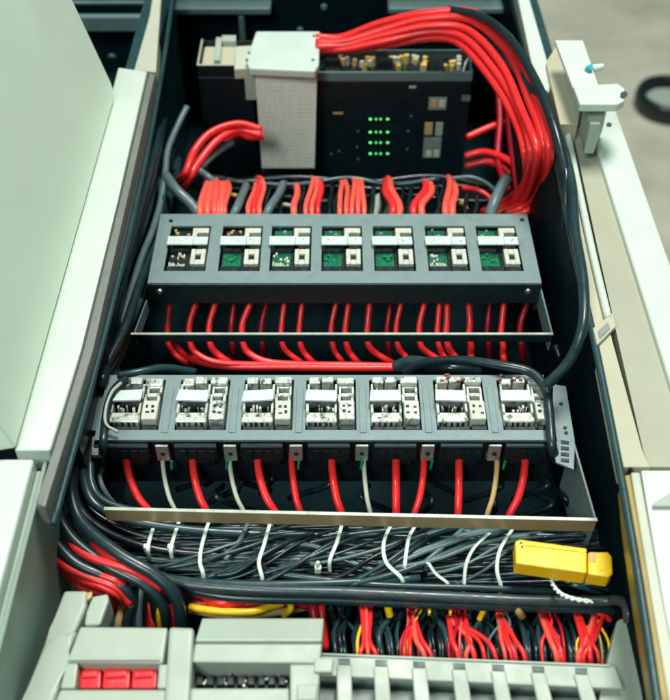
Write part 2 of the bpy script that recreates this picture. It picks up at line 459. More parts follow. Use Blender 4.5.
ORD = ['first', 'second', 'third', 'fourth', 'fifth', 'sixth', 'seventh']
# --- row 1
r1y0, r1y1 = P(335,283,ZP).y, P(335,214,ZP).y
m1y0, m1y1 = P(335,271,ZP).y, P(335,226,ZP).y
m1c = [wx(p, 248) for p in (188,241,291,342,394,447,499)]
m1w = .0535
pl = thing('upper_mounting_rack', 'upper grey slotted rack plate with a thin bright front lip', 'rack', (.012, r1y0, .1))
bm = bmesh.new(); holed_plate(bm, -.237, .261, r1y0, r1y1, ZP, .003, [(c-m1w/2, c+m1w/2) for c in m1c], m1y0, m1y1)
obj('slotted_plate', bm, 'plate_grey', pl)
bm = bmesh.new(); box(bm, -.2375, .2615, r1y0-.0025, r1y0-.0003, .167, ZP-.0005, .0006)
obj('front_flange', bm, 'plate_front', pl)
bm = bmesh.new()
box(bm, -.2375, -.2345, r1y0+.002, r1y1, .15, ZP-.0035); box(bm, .2585, .2615, r1y0+.002, r1y1, .15, ZP-.0035)
obj('side_flange', bm, 'plate_front', pl)
ly = P(335,333,.19).y
bm = bmesh.new(); box(bm, wx(131,333,.19), wx(553,333,.19), ly-.002, ly, .1765, .1885, .0005)
lip = obj('front_lip', bm, 'plate_front', pl)
bm = bmesh.new(); box(bm, wx(131,333,.19), wx(553,333,.19), ly-.0028, ly+.0005, .1888, .1902)
obj('edge_strip', bm, 'lip_light', lip)
bm = bmesh.new()
a, b = P(541,286,.19), P(553,333,.19)
prism(bm, [a, b, b+Vector((-.0022,0,0)), a+Vector((-.0022,0,0))], (0,0,-.03))
obj('side_arm', bm, 'dark_edge', pl); bm = bmesh.new()
a, b = P(146,300,.182), P(134,332,.188)
prism(bm, [a, b, b+Vector((.0015,0,0)), a+Vector((.0015,0,0))], (0,0,-.02))
obj('side_arm', bm, 'dark_edge', pl)
for x_, y_ in ((171,221),(522,220)):
    bm = bmesh.new(); cyl(bm, P(x_, y_, ZP+.0002), (0,0,1), .003, .0015, 16, r2=.0022); obj('screw', bm, 'black_plastic', pl)
for x_ in (160, 528):
    bm = bmesh.new(); cyl(bm, PY(x_, 291, r1y0-.0026), (0,-1,0), .0042, .003, 16, r2=.003); obj('screw', bm, 'steel', pl)
# --- row 2
r2y0, r2y1 = P(335,440,ZP).y, P(335,375,ZP).y
m2y0, m2y1 = P(335,430,ZP).y, P(335,380,ZP).y
m2c = [wx(p, 405) for p in (137,203,268,331,395,460,525)]
m2w = .0565
pl2 = thing('lower_mounting_rack', 'lower grey slotted rack with brass coloured front lip and angled ears', 'rack', (0, r2y0, .08))
bm = bmesh.new(); holed_plate(bm, -.262, .2405, r2y0, r2y1, ZP, .003, [(c-m2w/2, c+m2w/2) for c in m2c], m2y0, m2y1)
obj('slotted_plate', bm, 'plate_grey', pl2)
bm = bmesh.new(); box(bm, -.262, .240, r2y0+.004, r2y0+.006, .12, ZP-.0035)
obj('front_flange', bm, 'black_plastic', pl2)
ly2 = P(335,516,.19).y
zb = PY(335,526.5,ly2).z
xl, xr = wx(104,516,.19), wx(597,523,.19)
bm = bmesh.new()
A = [P(104,510,.19), P(597,521,.19)]
dn = Vector((0,0,-(.19-zb)))
prism(bm, [A[0], A[1], A[1]+Vector((0,.0022,0)), A[0]+Vector((0,.0022,0))], dn, .0004, 1)
lip2 = obj('front_lip', bm, 'brass_lip', pl2)
bm = bmesh.new()
o_ = Vector((0,0,.0012))
prism(bm, [A[0]+o_-Vector((0,.0006,0)), A[1]+o_+Vector((.0005,-.0006,0)), A[1]+o_+Vector((.0005,.003,0)), A[0]+o_+Vector((0,.003,0))], (0,0,-.0010))
obj('edge_strip', bm, 'lip_light', lip2)
bm = bmesh.new()
a, b = P(574,440,.19), P(597,521,.19)+Vector((0,.0024,0))
prism(bm, [a, b, b+Vector((-.0022,0,0)), a+Vector((-.0022,0,0))], (0,0,-.085))
obj('side_arm', bm, 'plate_grey', pl2)
# ears
bm = bmesh.new(); slab(bm, [(553,384),(566,386),(575,441),(552,441)], .196, .003, .0006)
slab(bm, [(575,441),(552,441),(556,462),(574,469)], .1955, .003, .0006)
er = obj('right_ear', bm, 'plate_grey', pl2)
for (x_, y_) in ((561,404),(565,428),(566,433)):
    bm = bmesh.new(); cyl(bm, P(x_, y_, .1962), (0,0,1), .0022, .0008, 14); obj('ear_hole', bm, 'black_plastic', er)
for y_ in (440, 446, 452, 458):
    bm = bmesh.new(); slab(bm, [(561,y_),(569,y_+1),(569,y_+4),(561,y_+3)], .1967, .001, 0); obj('ear_slot', bm, 'black_plastic', er)
bm = bmesh.new(); slab(bm, [(103,377),(116,377),(106,432),(90,430)], .192, .003, .0006)
el = obj('left_ear', bm, 'plate_grey', pl2)
for y_ in (385, 391, 397):
    bm = bmesh.new(); slab(bm, [(105,y_),(110,y_),(109,y_+3),(104,y_+3)], .1928, .001, 0); obj('ear_slot', bm, 'black_plastic', el)
bm = bmesh.new(); slab(bm, [(92,436),(104,436),(103,455),(91,455)], .192, .006, .001); cl = obj('ear_clamp', bm, 'steel', pl2)
bm = bmesh.new(); cyl(bm, P(97,445,.1923), (0,0,1), .0035, .002, 14); obj('clamp_screw', bm, 'black_plastic', cl)
# seam lines on the plate between slots (folded tabs)
for c in m2c[:-1]:
    bm = bmesh.new(); x = c+m2w/2+.0035
    box(bm, x, x+.0075, m2y0-.004, m2y1-.012, ZP+.0002, ZP+.0012, .0004)
    obj('stiffening_tab', bm, 'plate_grey', pl2)
# screw tabs in front, terminal blocks
tabs = [162, 230, 296, 362, 428, 495, 562]
for i, t in enumerate(tabs[:-1]):
    x = PY(t, 448, r2y0-.004).x
    zt = ZP-.004; zl = PY(t, 460, r2y0-.004).z
    bm = bmesh.new(); box(bm, x-.0072, x+.0072, r2y0-.0055, r2y0-.0025, zl, zt, .0008)
    box(bm, x-.0072, x+.0072, r2y0-.0022, r2y0+.0035, zl, zl+.004)
    tb = obj('screw_tab', bm, 'steel', pl2)
    bm = bmesh.new(); zc = (zl+zt)/2; box(bm, x-.0022, x+.0022, r2y0-.0066, r2y0-.0054, zc-.0022, zc+.003, .0003)
    obj('tab_screw', bm, 'black_plastic', tb)

POSL = ['at the left end', 'second from the left', 'third from the left', 'in the middle', 'third from the right', 'second from the right', 'at the right end']
for i, (px_, w_) in enumerate([(128,62),(196,50),(262,50),(329,50),(395,50),(461,50),(526,52)]):
    x = PY(px_, 450, r2y0-.003).x; hw = .0235
    bm = bmesh.new()
    zt = ZP-.0045; zl = .172
    box(bm, x-hw, x+hw, r2y0-.006, r2y0+.003, zl, zt, .001)
    for k in range(4): box(bm, x-hw+.006+k*.0105, x-hw+.0135+k*.0105, r2y0-.0072, r2y0-.0061, zl+.004, zt-.006, .0003)
    box(bm, x-hw+.004, x+hw-.004, r2y0-.004, r2y0+.003, zl-.009, zl-.0005, .001)
    tag(obj('terminal_block', bm, 'dark_box'), 'dark terminal block under the lower rack edge, %s' % POSL[i], 'terminal block', 'terminal blocks under the lower rack')

# ------------------------------------------------------------------ breaker modules
def q(o, w, l, u0, u1, v0, v1):
    return (o.x+(u0-.5)*w, o.x+(u1-.5)*w, o.y+(v0-.5)*l, o.y+(v1-.5)*l)
def module1(i, c):
    l = m1y1-m1y0; o = Vector((c, (m1y0+m1y1)/2, ZP))
    look = ['dark board', 'half dark green', 'green board', 'green board', 'bright green board', 'green board', 'bright green board'][i]
    t = thing('fuse_module', '%s fuse module, %s in the upper rack' % (look, ORD[i]+' from the left' if i else 'leftmost'), 'fuse module', (o.x, o.y, ZP-.02), 'fuse modules in the upper rack')
    w = m1w-.001; l = l-.001; r = random.Random(i+3)
    bm = bmesh.new(); box(bm, o.x-w/2, o.x+w/2, o.y-l/2, o.y+l/2, ZP-.022, ZP-.016)
    box(bm, *q(o,w,l,.03,.5,.0,.13), ZP-.0158, ZP-.002, .0006); box(bm, *q(o,w,l,.57,.97,0,.11), ZP-.0158, ZP-.001, .0006)
    box(bm, *q(o,w,l,.51,.565,.0,1.), ZP-.0158, ZP-.006)
    obj('housing', bm, 'black_plastic', t)
    # upper left socket
    bm = bmesh.new()
    m_ = 'black_plastic' if i < 2 else 'green_board'
    box(bm, *q(o,w,l,.06,.5,.72,.99), ZP-.0155, ZP-.007, .0005)
    box(bm, *q(o,w,l,.2,.42,.76,.93), ZP-.0069, ZP-.003, .0005)
    sk = obj('socket', bm, m_, t)
    bm = bmesh.new()
    for k in range(6):
        u = r.uniform(.08,.42); v = r.uniform(.72,.93); box(bm, *q(o,w,l,u,u+r.uniform(.03,.08),v,v+r.uniform(.02,.05)), ZP-.0069, ZP-.004+r.uniform(0,.003))
    obj('socket_contact', bm, 'tan_wire' if i < 2 else 'steel', sk)
    # cream clip, an angled hook
    bm = bmesh.new()
    box(bm, *q(o,w,l,.56,.97,.84,.95), ZP-.010, ZP+.001, .0007); box(bm, *q(o,w,l,.56,.68,.70,.8405), ZP-.010, ZP+.0008, .0007)
    obj('clip', bm, 'cream_plastic', t)
    # board
    bm = bmesh.new(); box(bm, *q(o,w,l,.04,.5,.14,.50), ZP-.0155, ZP-.009)
    bd = obj('circuit_board', bm, 'green_board' if i else 'black_plastic', t)
    bm = bmesh.new()
    for k in range(9):
        u = .06+.045*k; h = r.uniform(.001,.005); box(bm, *q(o,w,l,u,u+.03,.16,.16+r.uniform(.04,.1)), ZP-.0089, ZP-.0089+h, .0002)
    for k in range(6):
        u = r.uniform(.06,.4); v = r.uniform(.28,.42); box(bm, *q(o,w,l,u,u+r.uniform(.03,.09),v,v+r.uniform(.03,.06)), ZP-.0089, ZP-.0089+r.uniform(.001,.004), .0002)
    obj('component', bm, 'cream_plastic' if i in (0,2,5) else 'green_lens', bd)
    # square frame
    bm = bmesh.new()
    z0, z1 = ZP-.012, ZP+.001
    box(bm, *q(o,w,l,.6,.71,.14,.47), z0, z1, .0006); box(bm, *q(o,w,l,.85,.96,.14,.47), z0, z1, .0006)
    box(bm, *q(o,w,l,.712,.848,.14,.24), z0, z1-.0003, .0006); box(bm, *q(o,w,l,.712,.848,.36,.47), z0, z1-.0003, .0006)
    fr = obj('connector_frame', bm, 'cream_plastic', t)
    bm = bmesh.new(); box(bm, *q(o,w,l,.715,.845,.245,.355), z0, ZP-.002); obj('connector_hole', bm, 'black_plastic', fr)
    # label strip
    bm = bmesh.new(); tl = r.uniform(-.02,.02)
    box(bm, *q(o,w,l,-.03+tl,.62+tl,.50,.69), ZP+.004, ZP+.0065, .0006); box(bm, *q(o,w,l,.625+tl,.98+tl,.515,.685), ZP+.003, ZP+.0058, .0006)
    lb = obj('label_strip', bm, 'white_label', t)
    bm = bmesh.new()
    for k in range(4):
        u = r.choice((.15,.3,.42,.7,.82))+r.uniform(-.03,.03); v = r.uniform(.56,.62); box(bm, *q(o,w,l,u,u+r.uniform(.012,.05),v,v+r.uniform(.008,.02)), ZP+.0058, ZP+.0067)
    obj('printed_mark', bm, 'rubber_grey', lb)
for i, c in enumerate(m1c): module1(i, c)

def module2(i, c):
    l = m2y1-m2y0-.001; o = Vector((c, (m2y0+m2y1)/2, ZP)); w = m2w-.001; r = random.Random(i+31)
    look = ['scuffed cream', 'cream', 'worn cream', 'cleaner cream', 'narrow pale', 'pink marked', 'pink and red marked'][i]
    t = thing('relay_module', '%s relay module, %s in the lower rack' % (look, ORD[i]+' from the left' if i else 'leftmost'), 'relay module', (o.x, o.y, ZP-.02), 'relay modules in the lower rack')
    bm = bmesh.new(); box(bm, o.x-w/2, o.x+w/2, o.y-l/2, o.y+l/2, ZP-.022, ZP-.012)
    box(bm, *q(o,w,l,.02,.64,.0,.09), ZP-.0118, ZP-.001, .0005); box(bm, *q(o,w,l,.68,.98,0,.1), ZP-.0118, ZP, .0005)
    obj('housing', bm, 'black_plastic', t)
    # top row: small cream boxes
    bm = bmesh.new()
    for u0, u1 in ((.05,.28),(.31,.55),(.62,.97)):
        box(bm, *q(o,w,l,u0,u1,.86+r.uniform(-.02,.02),.99), ZP-.011, ZP+r.uniform(.004,.008), .0008)
    box(bm, *q(o,w,l,.02,.07,.72,.86), ZP-.011, ZP+.005, .0005); box(bm, *q(o,w,l,.58,.63,.55,.85), ZP-.011, ZP+.006, .0005)
    obj('terminal_cap', bm, 'worn_contact', t)
    bm = bmesh.new()
    for k in range(12):
        u = .09+r.random()*.43; v = .71+r.random()*.11; box(bm, *q(o,w,l,u,u+r.uniform(.02,.07),v,v+r.uniform(.015,.05)), ZP-.0118, ZP-.009+r.uniform(.001,.009), .0002)
    obj('component', bm, 'steel' if i < 5 else 'tan_wire', t)
    if i >= 5:
        bm = bmesh.new()
        for k in range(7):
            u = r.uniform(.0,.85); v = r.uniform(.85,1.03); box(bm, *q(o,w,l,u,u+r.uniform(.03,.1),v,v+.03), ZP+.006, ZP+.0095, .0003)
        obj('wire_stub', bm, 'dusty_pink', t)
    # frames right column
    bm = bmesh.new()
    def frame(u0,u1,v0,v1,h,tk=.07):
        z0, z1 = ZP-.0115, ZP+h
        box(bm, *q(o,w,l,u0,u0+tk,v0,v1), z0, z1, .0005); box(bm, *q(o,w,l,u1-tk,u1,v0,v1), z0, z1, .0005)
        box(bm, *q(o,w,l,u0+tk+.002,u1-tk-.002,v0,v0+tk*.7), z0, z1-.0003, .0004); box(bm, *q(o,w,l,u0+tk+.002,u1-tk-.002,v1-tk*.7,v1), z0, z1-.0003, .0004)
    frame(.66,.97,.68,.85,.002,.05); frame(.64,.96,.50,.665,.004,.06)
    obj('connector_frame', bm, 'worn_contact', t)
    bm = bmesh.new(); box(bm, *q(o,w,l,.66,.97,.11,.48), ZP-.011, ZP+.009, .001)
    rb = obj('relay_body', bm, 'cream_plastic' if i in (0,2,5) else 'worn_contact', t)
    bm = bmesh.new()
    for k in range(4):
        u = .72+.13*(k % 2)+r.uniform(-.02,.02); v = .22+.12*(k//2)+r.uniform(-.02,.02)
        box(bm, *q(o,w,l,u,u+r.uniform(.04,.08),v,v+r.uniform(.025,.06)), ZP+.0088, ZP+.0095)
    obj('relay_pin', bm, 'black_plastic', rb)
    # lower left block: dark face with cream comb
    bm = bmesh.new(); box(bm, *q(o,w,l,.0,.62,.10,.20), ZP-.011, ZP+.005, .001); box(bm, *q(o,w,l,.01,.61,.203,.31), ZP-.011, ZP+.003, .001)
    box(bm, *q(o,w,l,.0,.06,.262,.46), ZP-.011, ZP+.007, .0006)
    box(bm, *q(o,w,l,.57,.62,.262,.46), ZP-.011, ZP+.007, .0006)
    cb = obj('terminal_comb', bm, 'worn_contact', t)
    bm = bmesh.new()
    for k in range(8):
        u = r.uniform(.07,.52); v0 = r.uniform(.315,.40); box(bm, *q(o,w,l,u,u+r.uniform(.015,.05),v0,v0+r.uniform(.02,.07)), ZP-.008, ZP+r.uniform(.002,.006), .0003)
    obj('comb_tooth', bm, 'steel' if i % 2 else 'cream_plastic', cb)
    bm = bmesh.new()
    for k in range(5):
        u = .05+k*.11+r.uniform(-.01,.01); box(bm, *q(o,w,l,u,u+r.uniform(.02,.05),.085,.0985), ZP-.006, ZP+.004)
    obj('comb_slot', bm, 'black_plastic', cb)
    # pale tab on top, slightly tilted
    bm = bmesh.new(); a = q(o,w,l,-.02,.61,.44,.70); ti = r.uniform(-.0015,.0015)
    zf, zn = ZP+.0085, ZP+.0125
    prism(bm, [Vector((a[0],a[2],zn+ti)), Vector((a[1],a[2],zn-ti)), Vector((a[1],a[3],zf-ti)), Vector((a[0]+.0015,a[3],zf+ti))], (0,0,-.003), .0006, 2)
    obj('cover_tab', bm, 'tab_white', t)
for i, c in enumerate(m2c): module2(i, c)

# ------------------------------------------------------------------ controller box at the top
YB = 1.387
zt = PY(395,72,YB).z
bx0, bx1 = PY(258,72,YB).x, PY(473,72,YB).x
cb = thing('controller_box', 'black controller box with rows of small green lights and open terminals on top', 'controller', ((bx0+bx1)/2, YB+.03, 0))
bm = bmesh.new(); box(bm, bx0, bx1, YB, YB+.066, .002, zt-.016, .0015)
obj('body', bm, 'dark_box', cb)
bm = bmesh.new()
for a in ((bx0,bx1,YB-.001,YB+.0025),(bx0,bx1,YB+.066,YB+.0685)): box(bm, *a, zt-.0155, zt, .0005)
box(bm, bx0, bx0+.0025, YB+.003, YB+.0655, zt-.0155, zt-.0003, .0005); box(bm, bx1-.0025, bx1, YB+.003, YB+.0655, zt-.0155, zt-.0003, .0005)
obj('top_rim', bm, 'dark_edge', cb)
lx = [370.3, 376, 380.6, 387.6]
for ry in (119, 132, 142.5, 153.5):
    for k, x in enumerate(lx):
        p = PY(x, ry, YB-.0008); w_ = [.0034,.0018,.0020,.0030][k]
        bm = bmesh.new(); box(bm, p.x-w_/1.6, p.x+w_/1.6, YB-.0022, YB-.0003, p.z-.0011, p.z+.0011, .0003)
        obj('indicator_light', bm, 'led_green', cb)
def face_rect(x0, y0, x1, y1, m, d=.002, name='face_panel'):
    a, b = PY(x0, y0, YB), PY(x1, y1, YB)
    bm = bmesh.new(); box(bm, a.x, b.x, YB-d, YB-.0002, b.z, a.z, .0005); return obj(name, bm, m, cb)
face_rect(429,97,446,109,'rubber_grey',.003,'port'); face_rect(431,99,437,106,'tan_wire',.0042,'contact_reflection'); face_rect(439,99,445,106,'cream_plastic',.0042,'contact_reflection')  # ports with pale spots, mostly reflections put into the colour
face_rect(424,137,440,157,'rubber_grey',.0025,'port'); face_rect(426,150,431,156,'white_label',.0038,'contact_reflection'); face_rect(434,149,439,156,'white_label',.0038,'contact_reflection')  # pale spots here are mostly painted reflections as well
face_rect(425,122,432,134,'tan_wire',.003,'port'); face_rect(436,122,442,135,'cover_plastic',.003,'port')
face_rect(409,85.5,416,88,'cover_plastic',.0008,'printed_mark')
for x, y in ((330,153),(356,146),(357,158),(407,130),(406,148),(357,130),(410,115),(338,150),(467,98)):
    face_rect(x, y, x+2.2, y+2, 'dark_edge', .0012, 'rivet')
face_rect(333,112,343,114,'tan_wire',.0008,'printed_mark')
face_rect(462,95,470,101,'dark_edge',.0008,'printed_mark')
# gold terminals
for i, (x, n) in enumerate(((347,5),(366,6),(399,8),(421,7),(452,7))):
    r = random.Random(i+50)
    for k in range(n):
        p = P(x+r.uniform(-8,8), 63+r.uniform(-5,5), zt-.010)
        bm = bmesh.new()
        if k % 2: box(bm, p.x-.0035, p.x+.0035, p.y-.003, p.y+.003, zt-.0158, zt-.010+r.uniform(.003,.008), .0008)
        else: cyl(bm, (p.x, p.y, zt-.0158), (0,0,1), .0048, r.uniform(.008,.014), 6, r2=.0042)
        obj('terminal_screw', bm, 'gold' if k % 3 else 'cream_plastic', cb)
for (x0, x1) in ((325,340),(377,392),(430,443)):
    a, b = P(x0,69,zt), P(x1,56,zt); bm = bmesh.new(); box(bm, a.x, b.x, a.y, b.y, zt-.0158, zt-.002, .001)
    obj('divider', bm, 'black_plastic', cb)
bm = bmesh.new(); tube(bm, [P(463,72,zt-.005), P(466,62,zt+.004), P(470,58,zt+.003), P(471,68,zt-.008)], .0014); obj('wire_hook', bm, 'lip_light', cb, smooth=True)

# left device with open top
a0, a1 = PY(197,66,1.39).x, PY(252,66,1.39).x; z2 = PY(225,66,1.39).z
dv = thing('power_supply', 'dark module with an open cream topped tray left of the white cover', 'power supply', ((a0+a1)/2, 1.43, 0))
yb2 = P(225,40,z2).y
bm = bmesh.new(); box(bm, a0, a1, 1.39, yb2, .002, z2-.02, .001)
box(bm, a0, a1, 1.39, 1.393, z2-.0195, z2, .0004); box(bm, a0, a0+.0022, 1.3935, yb2, z2-.0195, z2, .0004); box(bm, a0, a1, yb2-.003, yb2, z2-.0193, z2-.0003, .0004)
obj('case', bm, 'dark_box', dv)
bm = bmesh.new(); box(bm, a0-.0003, a1, 1.3895, 1.3925, z2+.0003, z2+.002, .0004); box(bm, a0-.0006, a0+.0026, 1.393, yb2, z2+.0003, z2+.0018, .0004)
obj('top_edge', bm, 'lip_light', dv)
bm = bmesh.new(); box(bm, a0+.004, a1-.002, 1.396, yb2-.005, z2-.019, z2-.008, .002)
obj('insert', bm, 'beige_paint', dv)
bm = bmesh.new(); prism(bm, PX((214,60,z2+.001),(220,60,z2+.001),(222,37,z2+.001),(216,37,z2+.001)), (0,0,-.012), .001); 
prism(bm, PX((222,41,z2+.0015),(236,41,z2+.0015),(236,35,z2+.0015),(222,35,z2+.0015)), (0,0,-.012), .001)
obj('lid_strap', bm, 'cover_plastic', dv)

# white cover with paper
zc = .262
ca = thing('terminal_cover', 'white plastic cover cap bridging the left end of the controller box', 'cover', P(282, 52, zc-.02))
bm = bmesh.new(); slab(bm, [(256,31),(320,31),(319,64),(315,71),(249,68),(246,60)], zc, .013, .003, 3)
obj('cap', bm, 'cap_white', ca)
bm = bmesh.new(); p0, p1 = P(247,69,zc-.0135), P(255,69,zc-.0135)
slab(bm, [(236,46),(255,45),(250,68),(234,69)], zc-.010, .018, .002); obj('side_lug', bm, 'cream_edge', ca)
for x_, y_ in ((249,53),(247,60),(314,36),(313,60)):
    bm = bmesh.new(); cyl(bm, P(x_, y_, zc+.0003), (0,0,1), .0025, .001, 12); obj('cap_hole', bm, 'cover_dark', ca)
yc = P(285,71,zc-.013).y
bm = bmesh.new()
aa, bb = PY(246,100,yc+.004), PY(257,70,yc+.004); box(bm, aa.x, PY(315,80,yc+.004).x, yc+.003, yc+.010, aa.z, zc-.0135, .001)
obj('skirt', bm, 'cover_plastic', ca)
pp = thing('paper_tag', 'long white printed paper tag hanging from the cover cap', 'tag', PY(288,168,yc))
bm = bmesh.new()
tl_, tr_ = PY(255,73,yc-.001), PY(317,73,yc-.001); bl_, br_ = PY(262,168,yc-.02), PY(314.5,168,yc-.02)
prism(bm, [tl_, tr_, br_, bl_], (0,.0009,0))
obj('printed_sheet', bm, 'printed_paper', pp)

# ------------------------------------------------------------------ cables
G1 = 'thick red power cables looping over the controller'
mains = [
 [(316,42,.265),(345,41,.27),(385,29,.29),(425,19,.31),(470,20,.32),(508,52,.315),(534,98,.31),(550,146,.30),(547,180,.22),(529,203,.15),(505,214,.13)],
 [(316,47,.262),(345,45,.265),(385,35,.285),(430,26,.305),(468,30,.31),(501,64,.305),(526,106,.30),(543,150,.295),(539,182,.215),(521,202,.145),(495,214,.12)],
 [(316,37,.26),(342,37,.262),(380,23,.29),(425,13,.315),(475,13,.325),(513,45,.32),(539,92,.315),(555,146,.305),(552,182,.225),(535,206,.15),(512,216,.13)],
 [(316,49,.255),(345,49,.26),(385,41,.278),(430,32,.295),(464,38,.30),(496,72,.295),(520,113,.29),(537,152,.285),(532,182,.2),(513,202,.14),(488,214,.11)],
 [(316,51,.25),(350,50,.252),(392,44,.268),(432,38,.285),(460,44,.29),(491,79,.285),(515,120,.28),(531,155,.27),(525,182,.19),(507,200,.13),(482,212,.10)]]
MR = ['topmost', 'third from the top', 'outermost hidden', 'fourth from the top', 'innermost']
MR = ['thick red cable second from outside of the loop over the controller', 'thick red cable in the middle of the loop over the controller', 'outermost thick red cable of the loop over the controller', 'thick red cable second from inside of the loop over the controller', 'innermost thick red cable of the loop over the controller']
for i, m_ in enumerate(mains): cable('power_cable', [(a-(6 if 85<b<190 and a>525 else 0), b, c) for a, b, c in m_], .0055, 'red_cable', MR[i], 'cable', G1, n=14, k=9)
# black cable under/right of them
cable('black_cable', [(470,34,.27),(500,52,.30),(530,88,.315),(556,130,.31),(571,180,.30),(575,230,.30),(583,280,.30),(583,325,.29),(570,360,.26),(546,386,.23)], .0062, 'slate_cable', 'long grey cable curving down the right side to the lower rack', k=9)
cable('black_cable', [(448,10,.32),(482,17,.333),(512,42,.335),(537,84,.335),(553,124,.33),(564,165,.305),(574,210,.27),(577,260,.24),(592,330,.20)], .0065, 'black_cable', 'black cable hugging the outside of the red loop on the right', k=9)
cable('black_cable', [(540,90,.32),(558,135,.31),(566,175,.30),(566,215,.27),(570,300,.2)], .005, 'black_cable', 'short black cable beside the right rim below the white cap')
# dim red ones in the dark gap right of controller
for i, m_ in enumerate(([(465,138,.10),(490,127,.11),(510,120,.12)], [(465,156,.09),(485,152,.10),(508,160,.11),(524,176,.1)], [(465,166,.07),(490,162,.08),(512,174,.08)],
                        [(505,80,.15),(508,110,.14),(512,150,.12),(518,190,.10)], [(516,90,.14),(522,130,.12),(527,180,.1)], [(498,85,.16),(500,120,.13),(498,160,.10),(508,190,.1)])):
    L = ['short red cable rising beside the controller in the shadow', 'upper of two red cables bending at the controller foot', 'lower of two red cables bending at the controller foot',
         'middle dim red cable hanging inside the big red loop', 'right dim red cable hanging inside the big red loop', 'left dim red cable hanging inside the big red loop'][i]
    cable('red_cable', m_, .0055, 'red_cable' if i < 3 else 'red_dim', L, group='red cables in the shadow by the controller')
# upper left corner cables
UL = 'red cables curving behind the paper tag'
cable('red_cable', [(262,130,.19),(238,124,.20),(212,132,.20),(195,150,.19),(186,172,.18),(178,182,.15)], .0058, 'red_cable', 'outer red cable curving left from behind the paper tag', group=UL, n=12)
cable('red_cable', [(262,135,.185),(238,130,.19),(218,140,.19),(202,158,.18),(190,176,.17),(184,190,.14)], .0058, 'red_cable', 'middle red cable curving left from behind the paper tag', group=UL, n=12)
cable('red_cable', [(264,137,.17),(250,137,.17),(238,135,.165),(225,142,.15)], .005, 'red_cable', 'short inner red cable behind the paper tag', group=UL, n=12)
cable('grey_cable', [(232,142,.17),(218,151,.17),(203,164,.17),(190,178,.16),(182,192,.12)], .0062, 'grey_cable', 'thick grey cable rising under the curved red cables')
cable('grey_cable', [(187,107,.21),(178,125,.20),(168,150,.19),(165,175,.18),(160,205,.17),(152,232,.17),(140,262,.17),(124,315,.165),(112,360,.15),(100,400,.12)], .0048, 'grey_cable', 'grey cable with a free cut end at the upper left')
cable('grey_cable', [(166,176,.18),(176,190,.18),(190,203,.17),(200,216,.16)], .0078, 'grey_cable', 'short thick grey cable slanting to the upper rack left corner')
cable('grey_cable', [(160,180,.17),(162,200,.17),(158,222,.16)], .006, 'slate_cable', 'dark slate cable standing at the upper rack left corner')
cable('black_cable', [(175,150,.12),(170,165,.13),(172,185,.13),(200,185,.14),(215,178,.15),(240,182,.15),(262,181,.15)], .005, 'black_cable', 'black cable lying behind the first orange red wires')
cable('grey_cable', [(199,170,.17),(210,178,.16),(218,186,.16)], .005, 'grey_cable', 'small grey cable stub below the curved red cables')
# junk behind the plate
for i, m_ in enumerate(([(215,183,.12),(290,178,.13),(360,181,.13),(430,178,.13),(500,186,.12)], [(220,190,.10),(300,187,.11),(380,190,.11),(450,186,.11),(510,196,.1)],
           [(250,182,.14),(310,184,.14),(350,178,.14),(390,184,.14),(440,180,.15)], [(270,196,.1),(330,200,.1),(400,196,.1),(470,200,.1),(520,205,.1)])):
    cable('cross_wire', m_, .0042, 'black_cable' if i != 2 else 'slate_cable', 'black cross wire running behind the orange red wire bundles', group='black cross wires behind the upper rack', wob=.002)
cable('cross_wire', [(452,178,.16),(470,177,.165),(485,182,.16),(498,192,.15)], .0028, 'grey_cable', 'thin grey wire arching beside the grey plug at right')
cable('red_wire', [(462,188,.14),(478,190,.145),(490,198,.14),(492,212,.13)], .0038, 'red_cable', 'thin red wire arching low beside the grey plug')
cable('grey_cable', [(507,178,.19),(500,190,.185),(494,204,.18),(490,216,.17)], .0085, 'grey_cable', 'thick grey plug cable at the right end behind the upper rack')
for i, (a, b) in enumerate((((212,196,.12),(236,196,.14)), ((274,206,.13),(290,206,.13)), ((461,204,.13),(466,210,.13)))):
    cable('wire_ferrule', [a, ((a[0]+b[0])/2, a[1]-1, a[2]+.004), b], .004, ('tan_wire','cream_plastic','gold')[i], ('tan sleeve crossing between the first wire bundles', 'cream ferrule between second and third wire bundle', 'gold ferrule at the right end of the wire bundles')[i], 'ferrule')
bm = bmesh.new(); slab(bm, [(373,197),(382,190),(392,198),(396,214),(368,214)], .13, .02, .003)
tag(obj('junction_clip', bm, 'cover_plastic'), 'pale clip between the middle red bundles behind the upper rack', 'clip')
# orange red bundles: (px top, px bottom, count)
bund = [(214,211,4,7),(226,222,2,6),(259,254,3,5.5),(297,294,1,9),(317,312,3,6),(344,343,2,6.5),(358,358,3,6),(388,396,2,7),(428,418,2,8),(452,449,2,7)]
k_ = 0
for bi, (t_, b_, n_, s_) in enumerate(bund):
    for j in range(n_):
        o_ = (j-(n_-1)/2)*s_
        hy = 182+rnd.uniform(-2, 3)+(6 if bi == 3 else 0)
        r_ = .0050 if s_ > 6.6 else .0037
        cable('orange_wire', [(t_+o_*.55-2, hy-3, .12),(t_+o_*.6, hy, .15),(t_+o_*.85+rnd.uniform(-1,1), hy+8, .172),(b_+o_, 205, .184),(b_+o_*1.02, 217, .178),(b_+o_, 232, .15)], r_,
              'salmon_wire' if rnd.random() < .75 else 'red_cable', 'orange red wire dropping behind the upper rack, bundle %s from the left' % (ORD+['eighth','ninth','tenth'])[bi], 'wire', 'orange red wire bundles behind the upper rack')
        k_ += 1
for i, (t_, b_) in enumerate(((243,235),(279,268))):
    cable('slate_wire', [(t_+4,184,.14),(t_,194,.17),(b_+3,206,.184),(b_-2,217,.178),(b_-4,232,.15)], .0062, 'grey_cable', ('grey cable between the first and second orange wire bundles','grey cable between the second and third orange wire bundles')[i])

